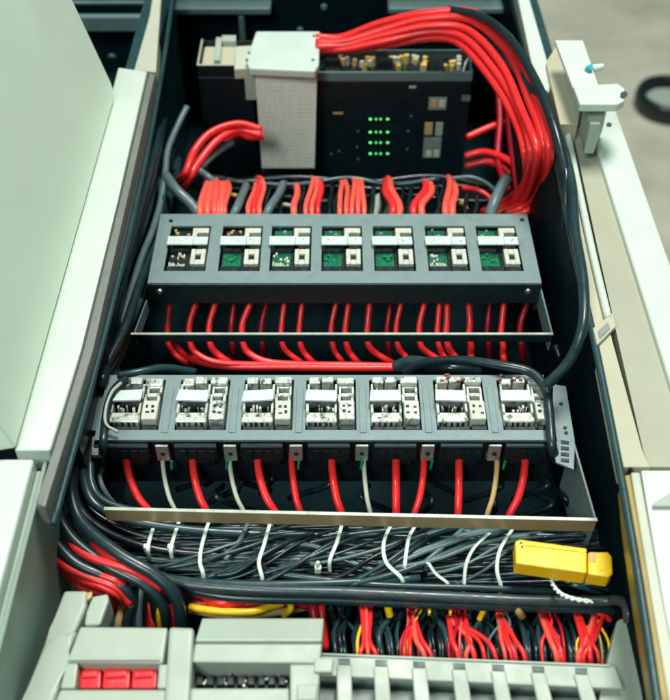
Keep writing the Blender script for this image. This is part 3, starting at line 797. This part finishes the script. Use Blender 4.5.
for i, x in enumerate((220, 240, 268, 283, 303, 331, 338, 372, 381, 402, 410, 436, 441, 467, 476)):
    cable('slate_wire', [(x+3,180,.11),(x+1,192,.135),(x+rnd.uniform(-4,4),205,.15),(x-2,218,.15),(x-3,232,.14)], rnd.uniform(.0022,.0040), 'black_cable', 'dark wire in the gaps between the orange red bundles', 'wire', 'dark wires between the orange red bundles', n=8)
# wires under the upper rack
G2 = 'red wires hanging under the upper rack'
xs1 = [(168,1,0),(190,1,1),(210,1,0),(232,0,0),(243,1,1),(262,0,2),(282,1,0),(300,1,0),(332,1,0),(346,1,0),(368,1,0),(388,0,0),(397,1,0),(420,1,0),(438,1,0),(447,1,0),(470,1,0),(488,0,0),(502,1,0),(521,0,0)]
ON = ORD+['eighth','ninth','tenth','eleventh','twelfth','thirteenth','fourteenth','fifteenth','sixteenth','seventeenth','eighteenth','nineteenth','twentieth']
for i, (x, frt, j) in enumerate(xs1):
    lean_ = rnd.uniform(2, 11) if x < 400 else rnd.uniform(-3, 7)
    pts = [(x+lean_+1, 292, .165-.03*(1-frt)), (x+lean_*.7, 306, .15-.03*(1-frt)), (x, 322, .135-.03*(1-frt)), (x-1, 335, .125-.03*(1-frt)), (x+1, 346, .115-.03*(1-frt))]
    if frt:
        d = rnd.uniform(5, 12)*(1 if x < 455 else .2)
        pts += [(x+d*.7, 353, .105), (x+d*1.9, 361, .095), (x+d*3, 366, .07)] if not j else [(x+6, 353, .108), (x+22, 361, .102), (x+50, 364, .1), (x+110, 365, .1), (397, 366, .1)]
    else: pts += [(x+2, 360, .05)]
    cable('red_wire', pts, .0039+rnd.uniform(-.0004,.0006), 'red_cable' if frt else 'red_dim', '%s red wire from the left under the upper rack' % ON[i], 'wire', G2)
cable('red_wire', [(172,344,.09),(190,358,.09),(225,366,.095),(280,367,.1),(340,368,.1),(402,368,.1)], .005, 'red_cable', 'red wire lying lengthwise along the back of the lower rack', 'wire')
# black sheath and cable joining these, then over the lower rack right end
cable('cable_sheath', [(396,367,.1),(410,362,.115),(428,364,.13),(440,363,.14)], .0085, 'slate_cable', 'dark sheath gathering the lengthwise red wires', 'cable sheath')
cable('black_cable', [(405,372,.14),(425,363,.17),(460,360,.20),(500,365,.212),(530,372,.214),(545,388,.214),(549,410,.212),(552,445,.205),(556,460,.18)], .0055, 'slate_cable', 'slate cable draped over the right end of the lower rack', k=9)
cable('black_cable', [(425,368,.15),(450,368,.17),(480,372,.16)], .006, 'black_cable', 'short black cable right of the red cable sheath')
cable('black_cable', [(555,345,.14),(562,360,.13),(575,375,.12)], .004, 'slate_cable', 'short dark cable below the upper rack right corner')
cable('black_cable', [(126,379,.208),(115,389,.211),(108,405,.209),(105,425,.206),(103,447,.20),(103,470,.15),(108,490,.12),(125,506,.1)], .0048, 'slate_cable', 'slate cable draped over the left end of the lower rack', k=9)
cable('black_cable', [(118,376,.20),(140,372,.2),(165,368,.19),(195,372,.17)], .005, 'slate_cable', 'slate cable lying behind the first relay modules')
# curved light rim of a wire round module one
cable('loop_wire', [(121,383,.215),(112,392,.218),(106,408,.216),(106,424,.212),(118,432,.209)], .0018, 'white_wire', 'thin pale wire curling round the leftmost relay module', 'wire')

# left side cables
LG = 'dark cables running down the left side'
left = [
 ([(158,150,.2),(137,230,.2),(112,315,.2),(88,385,.21),(66,440,.21),(57,488,.2),(66,530,.19),(103,563,.18),(143,584,.17),(163,605,.15),(168,640,.10)], .0058, 'slate_cable', 'dark cable second from outside in the left bundle'),
 ([(160,232,.15),(143,275,.165),(124,330,.18),(98,390,.2),(78,440,.2),(70,480,.2),(80,520,.195),(118,553,.19),(155,575,.18),(177,600,.16),(182,640,.11)], .0064, 'slate_cable', 'thick slate cable on the inside of the left bundle bend'),
 ([(150,200,.18),(125,270,.18),(98,340,.19),(74,400,.2),(54,450,.2),(44,492,.2),(48,528,.19),(72,560,.18),(105,577,.17),(128,592,.16),(134,615,.13),(134,645,.1)], .0056, 'slate_cable', 'outermost dark cable of the left bundle'),
 ([(145,260,.16),(110,350,.16),(85,410,.17),(66,455,.18),(62,500,.18),(78,540,.17),(118,568,.165),(150,590,.15),(158,640,.1)], .005, 'black_cable', 'black cable tucked between the left bundle cables'),
 ([(140,300,.17),(118,350,.17),(100,400,.175),(86,445,.18),(84,480,.18),(96,505,.175),(130,520,.16),(190,530,.15),(270,535,.14)], .0052, 'slate_cable', 'slate cable bending into the top of the wire bundle'),
 ([(118,370,.17),(96,415,.18),(76,460,.19),(76,500,.185),(100,528,.17),(150,548,.15),(220,556,.14),(300,560,.13)], .0045, 'black_cable', 'black cable bending into the middle of the wire bundle'),
 ([(106,400,.15),(84,450,.16),(80,492,.16),(105,520,.15),(160,540,.14),(240,545,.135)], .004, 'black_cable', 'thin black cable bending into the wire bundle behind'),
 ([(100,425,.19),(91,455,.18),(92,485,.175),(108,503,.165),(150,514,.15),(220,522,.13)], .0045, 'slate_cable', 'innermost slate cable under the lower rack left clamp'),
 ([(160,215,.15),(140,290,.15),(118,355,.15),(90,410,.13)], .008, 'slate_cable', 'thick slate cable beside the upper rack left end'),
 ([(152,160,.22),(128,250,.22),(110,300,.215),(96,345,.2),(80,385,.18)], .005, 'slate_cable', 'slate cable running beside the left seal strip'),
 ([(134,250,.13),(105,340,.13),(85,400,.12),(60,450,.1),(40,540,.1)], .006, 'black_cable', 'deep black cable low against the left wall'),
]
for k, (pts, r, m_, L) in enumerate(left):
    pts = [(a-(5 if 370 < b < 450 and c > .15 else 0), b, min(c, .178) if 340 < b < 450 else c) for a, b, c in pts]
    if k in (0, 2, 9): pts = [(176, 52, .06), (167, 100, .12)]+pts
    if k in (1, 8): pts = [(178, 160, .04), (172, 190, .12)]+pts
    cable('side_cable', pts, r, m_, L, 'cable', LG, k=9, n=12)
cable('side_cable', [(105,370,.2),(103,378,.205),(100,388,.2)], .0075, 'black_cable', 'taped black joint at the lower rack left corner', 'cable joint')
RL = 'red wires emerging from the left bundle'
for pts, L in (([(68,533,.185),(76,548,.185),(98,560,.183),(130,570,.18),(162,589,.165)], 'upper red wire emerging from the left bundle bend'),
               ([(92,545,.18),(110,556,.183),(135,567,.18),(160,583,.17),(163,592,.15)], 'short upper red wire beside the thick slate cables'),
               ([(50,545,.175),(64,565,.175),(92,578,.17),(116,588,.165),(130,604,.15)], 'middle red wire of the lower left fan'),
               ([(58,563,.165),(80,578,.165),(104,587,.165),(122,598,.155),(126,612,.13)], 'lower red wire of the lower left fan'),
               ([(44,540,.165),(60,568,.16),(84,588,.155),(108,597,.15),(116,612,.13)], 'lowest red wire of the lower left fan'),
               ([(75,568,.172),(100,575,.172),(120,583,.168),(133,600,.15)], 'innermost red wire of the lower left fan')):
    cable('red_wire', pts, .0046, 'red_cable', L, 'wire', RL, n=12)
# down tails near left cover
for i, (pts, m_) in enumerate((([(112,610,.14),(104,625,.13),(100,650,.1)], 'slate_cable'), ([(122,606,.14),(118,625,.13),(116,650,.1)], 'tan_wire'),
      ([(131,604,.15),(127,622,.13),(124,650,.1)], 'slate_cable'), ([(142,588,.15),(139,605,.14),(139,650,.1)], 'grey_cable'), ([(150,602,.13),(153,622,.12),(152,650,.1)], 'red_cable'), ([(166,608,.14),(160,612,.135),(163,640,.1)], 'yellow_wire'),
      ([(157,604,.13),(150,610,.12),(147,640,.1)], 'red_cable'), ([(172,605,.12),(176,620,.12),(172,650,.1)], 'red_dim'), ([(109,608,.14),(112,625,.13),(108,650,.1)], 'slate_cable'))):
    cable('tail_wire', pts, .004, m_, ['left dark', 'tan', 'middle dark', 'grey', 'right red', 'yellow', 'left red', 'dim dark red', 'second dark'][i]+' wire tail going down behind the red switch cover', 'wire', 'wire tails behind the red switch cover')

# wires hanging under lower rack
G3 = 'wires hanging under the lower rack'
low = [(127,150,'red_cable',.0044,'first red'),(193,207,'red_cable',.0044,'second red'),(258,275,'red_cable',.0044,'third red'),(292,300,'red_cable',.0038,'thin fourth red'),(332,341,'red_cable',.0044,'fifth red'),
       (396,396,'red_cable',.0046,'sixth red'),(424,415,'red_cable',.0038,'thin seventh red'),(459,458,'red_cable',.0044,'eighth red'),(525,511,'red_cable',.0044,'ninth red'),
       (163,176,'white_wire',.0026,'first white'),(230,244,'white_wire',.0026,'second white'),(364,370,'white_wire',.0026,'third white'),(497,488,'tan_wire',.0030,'tan')]
for a, b, m_, r, L in low:
    c_ = (a+b)/2
    cable('hanging_wire', [(a, 452, .178), (a, 464, .165), (a+(b-a)*.15, 480, .15), (a+(b-a)*.5, 498, .14), (b, 512, .13), (b+(b-a)*.5, 528, .115)], r, m_, L+' wire hanging under the lower rack, counted from the left', 'wire', G3, n=12)
cable('hanging_wire', [(104,462,.16),(100,478,.16),(107,495,.15),(122,512,.12)], .003, 'grey_cable', 'thin grey wire hanging at the lower rack left corner', 'wire')
for i, x in enumerate((226, 298, 361, 431, 171, 504)):
    p = P(x, 468, .165); bm = bmesh.new(); cyl(bm, (p.x, p.y+.003, .160), (.1,.1,1), .0017, .012, 12)  # small green glow put into the plain lens colour, no emission
    tag(obj('green_plug', bm, 'green_lens'), 'small green plug under the lower rack, %s' % ['beside the second white wire', 'beside the thin fourth red wire', 'beside the third white wire', 'beside the thin seventh red wire', 'beside the first white wire', 'beside the tan wire'][i], 'plug', 'small green plugs under the lower rack')
for i in range(16):
    x = rnd.uniform(150, 560); y = rnd.uniform(470, 505)
    cable('dark_wire', [(x, y-12, .1), (x+rnd.uniform(-20,20), y, .1+rnd.uniform(0,.03)), (x+rnd.uniform(-35,35), y+14, .08)], .0035, 'black_cable', 'black wire lost in the shadow under the lower rack', 'wire', 'black wires in the shadow under the lower rack')

# ------------------------------------------------------------------ the big wire bundle
BG = 'dark wires laid lengthwise in the tied bundle'
bm_c = 0
for i in range(120):
    r_ = random.Random(900+i)
    y0 = 521+ (i % 40)/40*66; layer = (i//40)*.6
    s0 = r_.uniform(96, 130) if r_.random() < .6 else r_.uniform(120, 330)
    s1 = 618 if r_.random() < .55 else r_.uniform(380, 610)
    if s1-s0 < 150: s1 = s0+180
    n_ = 6; pts = []; sl = r_.choice((1, 1, 1, -.5))*r_.uniform(0, 42)
    ph = r_.random()*6.3; am = r_.uniform(1, 9)
    for k in range(n_+1):
        f = k/n_; x = s0+(s1-s0)*f
        y = y0+sl*(.5-f)+am*math.sin(f*5+ph)
        y = min(max(y, 520), 591-5*(1-f))
        hump = .020*math.sin(math.pi*min(max((y-515)/80, 0), 1))
        z = .105+layer*.014+hump+r_.uniform(-.005, .006)
        pts.append((x, y, z))
    cable('bundle_wire', pts, r_.uniform(.0018, .0029), r_.choice(('black_cable','slate_cable','black_cable','black_cable','slate_cable','dull_slate')), 'dark wire among many lying lengthwise in the tied bundle', 'wire', BG, n=8, k=6)
accent = [([(180,585,.14),(235,568,.15),(280,548,.155),(312,546,.157),(345,560,.155),(400,580,.15)], 'slate_cable', .0036, 'slate wire arching over the bundle between the third and fourth ties'),
 ([(215,578,.15),(260,560,.155),(305,545,.155),(350,535,.155),(420,527,.15)], 'slate_cable', .0034, 'slate wire slanting up from the second long tie'),
 ([(385,565,.158),(430,548,.158),(470,534,.155),(510,528,.15)], 'grey_cable', .0036, 'grey wire slanting up between the fifth and sixth ties'),
 ([(350,585,.153),(400,572,.158),(450,552,.158),(505,530,.15)], 'slate_cable', .0036, 'slate wire crossing diagonally before the yellow connector'),
 ([(270,572,.152),(300,577,.155),(380,585,.152),(480,588,.15),(560,592,.145)], 'slate_cable', .0038, 'slate wire running low along the front of the bundle'),
 ([(120,560,.14),(170,578,.15),(240,584,.155),(330,583,.155),(420,578,.15)], 'slate_cable', .004, 'slate wire joining the bundle from the left bend')]
for pts, m_, r, L in accent: cable('crossing_wire', pts, r, m_, L, 'wire')
for i in range(22):
    r_ = random.Random(1500+i); x0 = 130+i*19+r_.uniform(-12, 12); L_ = r_.uniform(90, 190); yb = r_.uniform(560, 588); yt = r_.uniform(524, 545)
    pts = []
    for k in range(6):
        f = k/5; e = f*f*(3-2*f); y = yb+(yt-yb)*e+r_.uniform(-1.5, 1.5)
        pts.append((min(x0+L_*f, 612), y, .139+.020*math.sin(math.pi*min(max((y-515)/80, 0), 1))+.004*math.sin(f*math.pi)))
    if x0+L_ > 600: continue
    cable('surface_wire', pts, r_.uniform(.0018, .0028), r_.choice(('dull_slate','slate_cable','slate_cable','black_cable','grey_cable')), 'slate wire slanting across the top of the tied bundle', 'wire', 'slanting wires on top of the tied bundle', n=8)
# shiny trunk cables below the bundle
cable('trunk_cable', [(150,572,.15),(185,584,.152),(260,590,.155),(340,592,.155),(430,596,.155),(520,600,.155),(600,601,.156),(616,600,.166),(625,604,.173),(628,613,.175),(628.5,621,.168)], .0054, 'dull_slate', 'long shiny slate trunk cable along the front of the bundle ending at the right', k=9, n=14)
cable('trunk_cable', [(168,585,.14),(230,597,.145),(330,600,.145),(430,604,.145),(520,607,.145),(600,610,.142),(618,614,.12)], .0052, 'slate_cable', 'long black trunk cable below the slate one', k=9, n=14)
# ties
TG = 'white ties round the wire bundle'
ties = [([(157,519),(152,532),(148,548)], 'first white tie from the left'), ([(180,520),(175,534),(171,549)], 'second white tie from the left'), ([(210,519),(202,545),(200,562),(203,573)], 'third long white tie from the left'),
  ([(271,521),(264,545),(259,562),(262,577)], 'fourth long white tie from the left'), ([(343,521),(337,542),(330,560)], 'fifth white tie from the left'),
  ([(392,524),(384,542),(386,562),(402,579)], 'sixth curving white tie from the left'), ([(417,524),(409,538),(405,563)], 'seventh white tie from the left'), ([(428,563),(436,574),(449,585)], 'short white tie low in the middle of the bundle'),
  ([(489,534),(474,548),(466,565),(464,586)], 'white tie third from the right'), ([(512,530),(500,550),(497,570),(501,587)], 'white tie just left of the yellow connector')]
for pts, L in ties:
    q_ = []
    for j, (x, y) in enumerate(pts):
        hump = .026*math.sin(math.pi*min(max((y-512)/86, 0), 1)); q_.append(P(x, y, .140+hump))
    a = q_[0]+Vector((0,.006,-.02)); b = q_[-1]+Vector((0,-.003,-.018))
    bm = bmesh.new(); tube(bm, [a]+q_+[b], .002, n=12, flat=(.0020,.0009), k=8)
    tag(obj('cable_tie', bm, 'tie_white', smooth=True), L, 'cable tie', TG)
for i, (pts) in enumerate(([(249,521),(240,540),(225,560)], [(465,527),(445,545),(425,562)])):
    cable('grey_tie', [(x, y, .155+.006*math.sin(j)) for j, (x, y) in enumerate(pts)], .0026, 'grey_cable', ('grey wire slanting between the third and fourth ties','grey wire slanting left of the third tie from the right')[i], 'wire')
# tie heads
for i, (x, y) in enumerate(((171,547),(147,547),(318,568))):
    p = P(x, y, .157); bm = bmesh.new(); box(bm, p.x-.0035, p.x+.0035, p.y-.003, p.y+.003, .150, .160, .001)
    if i == 2: cyl(bm, (p.x, p.y, .1602), (0,.2,1), .002, .006, 10)
    tag(obj('tie_head', bm, 'tie_white'), ('tie lock of the second tie', 'tie lock of the first tie', 'small pale stud standing on the bundle')[i], 'tie head')
# twisted white wire by yellow connector
bm = bmesh.new()
base = spline(PX((550,574,.172),(553,585,.174),(561,594,.174),(574,599,.174),(592,602,.170)), 14)
for ph in (0, math.pi):
    tube(bm, [p+Vector((math.sin(i*.55+ph)*.0011, math.cos(i*.55+ph)*.0011, math.cos(i*.55+ph)*.0006)) for i, p in enumerate(base)], .0013, n=8, k=2)
tag(obj('twisted_wire', bm, 'tie_white', smooth=True), 'twisted pale wire pair hanging below the yellow connector', 'wire')
# dark tangle to the right of bundle
for i in range(10):
    r_ = random.Random(i+77); x = r_.uniform(540, 600); y = r_.uniform(575, 592)
    cable('bundle_wire', [(x, y-4, .13), (x+22, y+r_.uniform(-6,6), .14), (min(x+46, 622), y+r_.uniform(0,10), .12), (min(x+54, 624), y+14, .09)], .0028, 'slate_cable' if i % 3 == 0 else 'black_cable', 'dark wire end drooping right of the yellow connector', 'wire', 'dark wire ends right of the yellow connector')

# yellow connector
yz = .196
yc_ = thing('yellow_connector', 'bright yellow plastic connector lying on the right end of the bundle', 'connector', P(562, 562, yz-.03))
bm = bmesh.new(); slab(bm, [(515,541),(520,539),(587,548),(587,573),(583,572.5),(516,563)], yz, .020, .002, 3)
obj('connector_body', bm, 'yellow_plastic', yc_)
bm = bmesh.new(); slab(bm, [(588,552),(608,551.5),(612,556),(613,573),(609,577),(588,574)], yz-.003, .019, .002, 3)
obj('connector_end', bm, 'yellow_plastic', yc_)
bm = bmesh.new(); slab(bm, [(589,552),(596,552),(596,562),(589,561)], yz-.0022, .003, .0006)
obj('locking_tab', bm, 'tan_wire', yc_)
bm = bmesh.new(); slab(bm, [(524,541),(586,549),(586,552),(524,545)], yz+.0012, .0015, .0004)
obj('moulded_rib', bm, 'yellow_plastic', yc_)
for x, y in ((521,543),(522,547),(563,547)):
    bm = bmesh.new(); cyl(bm, P(x, y, yz+.0003), (0,0,1), .0012, .0008, 10); obj('pin_hole', bm, 'black_plastic', yc_)

bm = bmesh.new(); slab(bm, [(579,549),(582,549.4),(582.5,570),(579.5,569.6)], yz+.001, .0012, .0003)
obj('moulded_rib', bm, 'yellow_plastic', yc_)
bm = bmesh.new(); slab(bm, [(599,563),(606,563),(606,570),(599,570)], yz-.002, .002, .0004); obj('end_boss', bm, 'yellow_plastic', yc_)
# ------------------------------------------------------------------ wires between bundle and comb duct
DG = 'wires dropping into the slotted duct'
r_ = random.Random(5)
for i in range(74):
    x = 334+i*3.75+r_.uniform(-5, 5); bend = r_.uniform(-22, 18)
    m_ = r_.choice(('black_cable','slate_cable','black_cable','slate_cable','black_cable','tan_wire' if r_.random() < .15 else 'slate_cable'))
    cable('duct_wire', [(x+bend, 594, .09), (x+bend*.9, 612, .112), (x+bend*.1-2, 632, .13+r_.uniform(-.012,.01)), (x, 650, .137), (x+1, 672, .125)], r_.uniform(.0016,.0033), m_, 'dark wire among many dropping into the slotted duct', 'wire', 'dark '+DG, n=8, k=5)
reds = [(366,367,368),(371,369,376),(361,364,360),(412,410,410),(413,416,424),(414,422,431),(412,405,404),(449,452,458),(450,470,466),(452,478,484),(466,468,474),(455,486,495),(498,501,505),(500,508,515),(502,515,524),(500,505,511),
        (541,550,556),(543,556,562),(545,558,560),(574,582,580),(596,586,578),(598,592,598),(577,588,590),(606,594,584)]
for i, (a, b, c) in enumerate(reds):
    y0 = 600+ (i*7 % 13)*1.2
    if 3 <= i <= 6: y0 = 616
    if 7 <= i <= 11: y0 = 618
    if i >= 12: y0 = 616
    if i >= 19: y0 = 610
    cable('red_duct_wire', [(a-1, y0-2, .125), (a+(b-a)*.3, y0+8, .138), (b, 640, .149), (c, 655, .150), (c+1, 674, .138)], .0021+.0007*((i*5)%3)/2, 'salmon_wire' if i % 4 == 0 else 'red_cable',
          'orange red wire fanning into the slotted duct, %s fan from the left' % (ORD[0] if i < 3 else ORD[1] if i < 7 else ORD[2] if i < 12 else ORD[3] if i < 16 else ORD[4] if i < 19 else ORD[5]), 'wire', 'red '+DG, n=10)
cable('red_duct_wire', [(572,610,.14),(588,609,.145),(602,614,.14),(610,620,.13)], .0032, 'red_cable', 'red wire bent across the top of the last fan', 'wire')
for i in range(18):
    x = r_.uniform(345, 606); c = r_.choice((366,415,460,508,551,592)); x = c+(x-475)*.13+r_.uniform(-6,6)
    cable('thin_duct_wire', [(c+r_.uniform(-10,8), 600+r_.uniform(0,14), .118), (c*.6+x*.4+r_.uniform(-5,5), 622, .138), (x, 642, .146), (x+2, 672, .136)], r_.uniform(.0011,.0018),
          r_.choice(('red_cable','red_dim','red_dim','salmon_wire','tan_wire','yellow_wire','grey_cable')), 'thin coloured wire mixed into the wires above the slotted duct', 'wire', 'thin coloured wires above the slotted duct', n=8)
# yellow and red lengthwise bits behind cover two
for i, (pts, m_, r, L) in enumerate((
   ([(190,607,.13),(215,611,.135),(250,612,.135),(272,606,.13),(292,600,.125)], 'yellow_wire', .0042, 'yellow wire curving behind the black display cover'),
   ([(192,602,.13),(230,606,.13),(270,602,.13),(310,606,.12)], 'red_dim', .0042, 'dark red wire behind the black display cover'),
   ([(196,598,.12),(220,603,.14),(250,602,.13)], 'red_cable', .0045, 'red wire above the yellow wire behind the display cover'),
   ([(288,598,.13),(291,608,.135),(284,616,.12)], 'yellow_wire', .0036, 'short yellow wire bending down at the display cover top'),
   ([(190,610,.115),(230,616,.12),(280,612,.12),(320,604,.11)], 'tan_wire', .0038, 'tan wire low behind the display cover'),
   ([(312,600,.12),(314,612,.12),(320,650,.1)], 'red_dim', .006, 'dark red cable left of the first duct fan'),
   ([(322,600,.12),(322,612,.12),(326,650,.1)], 'red_cable', .004, 'red wire just left of the first duct fan'),
   ([(388,597,.14),(388,606,.14),(390,616,.13)], 'yellow_wire', .004, 'short yellow wire between the first and second fan'),
   ([(482,598,.14),(484,608,.14),(479,620,.13)], 'yellow_wire', .003, 'short yellow wire left of the fourth fan'),
   ([(516,599,.14),(518,609,.145),(522,616,.13)], 'tan_wire', .0045, 'short tan wire above the fourth fan'))):
    cable('lead_wire', pts, r, m_, L, 'wire')
bm = bmesh.new()
slab(bm, [(428,600),(452,600),(452,603),(428,603)], .142, .006, .001); slab(bm, [(428,603.5),(431,603.5),(431,613),(428,613)], .142, .006, .001); slab(bm, [(449,603.5),(452,603.5),(452,613),(449,613)], .142, .006, .001)
tag(obj('yellow_bracket', bm, 'yellow_plastic'), 'small yellow bracket under the trunk cable above the third fan', 'bracket')

# ------------------------------------------------------------------ slotted duct at lower right
dz = .176
du = thing('slotted_duct', 'pale grey slotted wiring duct with raised ribs along the bottom right', 'wiring duct', P(440, 690, dz-.05))
def yl(x, o=0): return 654+(x-315)*.040+o      # far edge of the duct in the picture, slightly sloping
bm = bmesh.new(); slab(bm, [(313,yl(313)),(615,yl(615)),(624,689),(313,675)], dz, .006, .0015)
obj('top_strip', bm, 'cover_plastic', du)
bm = bmesh.new(); slab(bm, [(305,686),(305,770),(640,770),(632,700)], dz-.020, .006, .0015)
obj('lower_strip', bm, 'rubber_grey', du)
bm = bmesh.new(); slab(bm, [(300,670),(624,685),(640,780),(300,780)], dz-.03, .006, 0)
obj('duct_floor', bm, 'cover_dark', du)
for i, x in enumerate((344,381,419,459,498,538,581)):
    s_ = (x-340)*.075
    bm = bmesh.new(); slab(bm, [(x-7.5,yl(x,9)),(x+7.5,yl(x,9.5)),(x+9+s_,735),(x-7+s_,735)], dz+.003, .0055, .0015)
    rb = obj('rib', bm, 'cover_plastic', du)
    bm = bmesh.new(); slab(bm, [(x-6,yl(x,3)),(x+6,yl(x,3.5)),(x+6.5,yl(x,9)),(x-5.5,yl(x,8.5))], dz+.0012, .001, 0)
    obj('rib_slot', bm, 'cover_dark', rb)
bm = bmesh.new(); slab(bm, [(318,yl(318,-1.5)),(610,yl(610,-1.5)),(611,yl(611,.5)),(318,yl(318,.5))], dz+.002, .003, .0006)
obj('raised_lip', bm, 'cover_plastic', du)
# right end panel
bm = bmesh.new(); slab(bm, [(606,668),(617,620),(629,615),(637,650),(650,740),(590,740)], .165, .12, .003)
obj('end_panel', bm, 'cover_plastic', du)
# base under the covers
bm = bmesh.new(); box(bm, -.235, .25, .25, .43, .002, .10, .003)
obj('base_block', bm, 'dark_panel', cab)

# ------------------------------------------------------------------ covers lower left
cz = .215
c1 = thing('switch_cover', 'pale grey moulded cover with a window showing three red switches', 'cover', P(125, 690, cz-.06))
bm = bmesh.new()
slab(bm, [(80,626),(168,627),(163,663),(66,662)], cz, .03, .003, 3)
slab(bm, [(66,663),(78,663),(75,688),(60,688)], cz-.001, .03, .002)
slab(bm, [(159,664),(170,664),(166,688),(157,688)], cz-.001, .03, .002)
slab(bm, [(60,689),(166,689),(160,760),(30,760)], cz, .03, .003, 3)
obj('cover_shell', bm, 'cover_plastic', c1)
bm = bmesh.new(); slab(bm, [(169,626),(194,627),(186,760),(160,760)], cz+.004, .034, .004, 3)
obj('end_rib', bm, 'cover_plastic', c1)
bm = bmesh.new(); slab(bm, [(70,656),(160,656),(160,660),(69,660)], cz+.0018, .0022, .0008)
obj('window_lip', bm, 'cover_plastic', c1)
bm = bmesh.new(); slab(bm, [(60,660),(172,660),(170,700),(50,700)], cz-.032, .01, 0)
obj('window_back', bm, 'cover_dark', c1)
for i, (x0, x1) in enumerate(((80,101),(103,130),(132,157))):
    sw = thing('red_switch', '%s red switch in the window of the pale cover' % ('left','middle','right')[i], 'switch', P((x0+x1)/2, 678, cz-.03), 'red switches in the cover window')
    bm = bmesh.new(); slab(bm, [(x0+1,668),(x1,668),(x1-1,688),(x0-1,688)], cz-.012, .018, .002, 2)
    obj('switch_body', bm, 'switch_red', sw)
    bm = bmesh.new(); slab(bm, [(x0+3,672),(x1-4,670.5),(x1-5,676),(x0+2,677)], cz-.0085, .0032, .001, 2)
    obj('switch_lever', bm, 'switch_red', sw)
    bm = bmesh.new(); slab(bm, [(x0+3,683),(x1-5,682.6),(x1-5,684),(x0+3,684.4)], cz-.0117, .0004, 0); obj('switch_groove', bm, 'red_dim', sw)
sd = thing('end_bracket', 'stepped pale plastic end bracket at the bottom left beside the switch cover', 'bracket', P(60, 660, cz-.06))
bm = bmesh.new(); slab(bm, [(64,590),(88,590),(86,606),(76,630),(60,650),(44,668),(38,660),(50,628)], cz-.02, .03, .004, 3)
obj('upper_lobe', bm, 'cover_plastic', sd)
bm = bmesh.new(); slab(bm, [(92,596),(108,593),(109,600),(100,625),(84,625),(86,612)], cz-.024, .03, .003, 3)
obj('inner_lobe', bm, 'cover_plastic', sd)
bm = bmesh.new(); slab(bm, [(45,640),(64,634),(78,628),(64,660),(58,690),(30,760),(0,760),(22,700)], cz-.008, .04, .005, 3)
obj('lower_lobe', bm, 'cover_plastic', sd)
bm = bmesh.new(); slab(bm, [(86,593),(92,591),(92,596),(87,600)], cz-.019, .004, .001); obj('lobe_clip', bm, 'tan_wire', sd)

c2 = thing('display_cover', 'pale grey stepped cover with a black window beside the red switch cover', 'cover', P(258, 690, cz-.06))
bm = bmesh.new(); prism(bm, PX((202,618,cz-.004),(324,618,cz-.004),(322,641,cz+.002),(195,641,cz+.002)), (0,0,-.02), .002, 2)
obj('top_panel', bm, 'cover_plastic', c2)
bm = bmesh.new(); slab(bm, [(195,643),(322,643),(320,663),(191,662)], cz-.002, .03, .002)
slab(bm, [(290,664),(320,664),(316,760),(290,760)], cz-.003, .03, .002); slab(bm, [(188,688),(289,688),(289,760),(180,760)], cz-.003, .03, .002)
obj('cover_shell', bm, 'cover_plastic', c2)
bm = bmesh.new(); slab(bm, [(314,657),(334,658),(332,672),(314,672)], cz, .01, .0015); slab(bm, [(297,684),(318,684),(316,700),(297,700)], cz+.001, .005, .0015)
obj('corner_step', bm, 'cover_plastic', c2)
dw = bmesh.new(); slab(dw, [(180,660),(298,660),(298,700),(176,700)], cz-.03, .005, 0); slab(dw, [(193,664),(288,664),(287,668),(192,668)], cz-.016, .012, .001)
wn = obj('display_window', dw, 'black_plastic', c2)
r_ = random.Random(12)
bm = bmesh.new()
for x in (205, 226, 246, 264, 281):
    for k in range(4):
        xx = x+r_.uniform(-4, 4); yy = 672+r_.uniform(0, 12)
        slab(bm, [(xx,yy),(xx+2,yy),(xx+2,yy+2.5),(xx,yy+2.5)], cz-.026+r_.uniform(0,.006), .004, 0)
obj('display_contact', bm, 'steel', wn)
bm = bmesh.new()
for k in range(9): x = 196+k*10.3; slab(bm, [(x,676),(x+7,676),(x+7,685),(x,685)], cz-.020, .008, .001)
obj('display_block', bm, 'dark_box', wn)
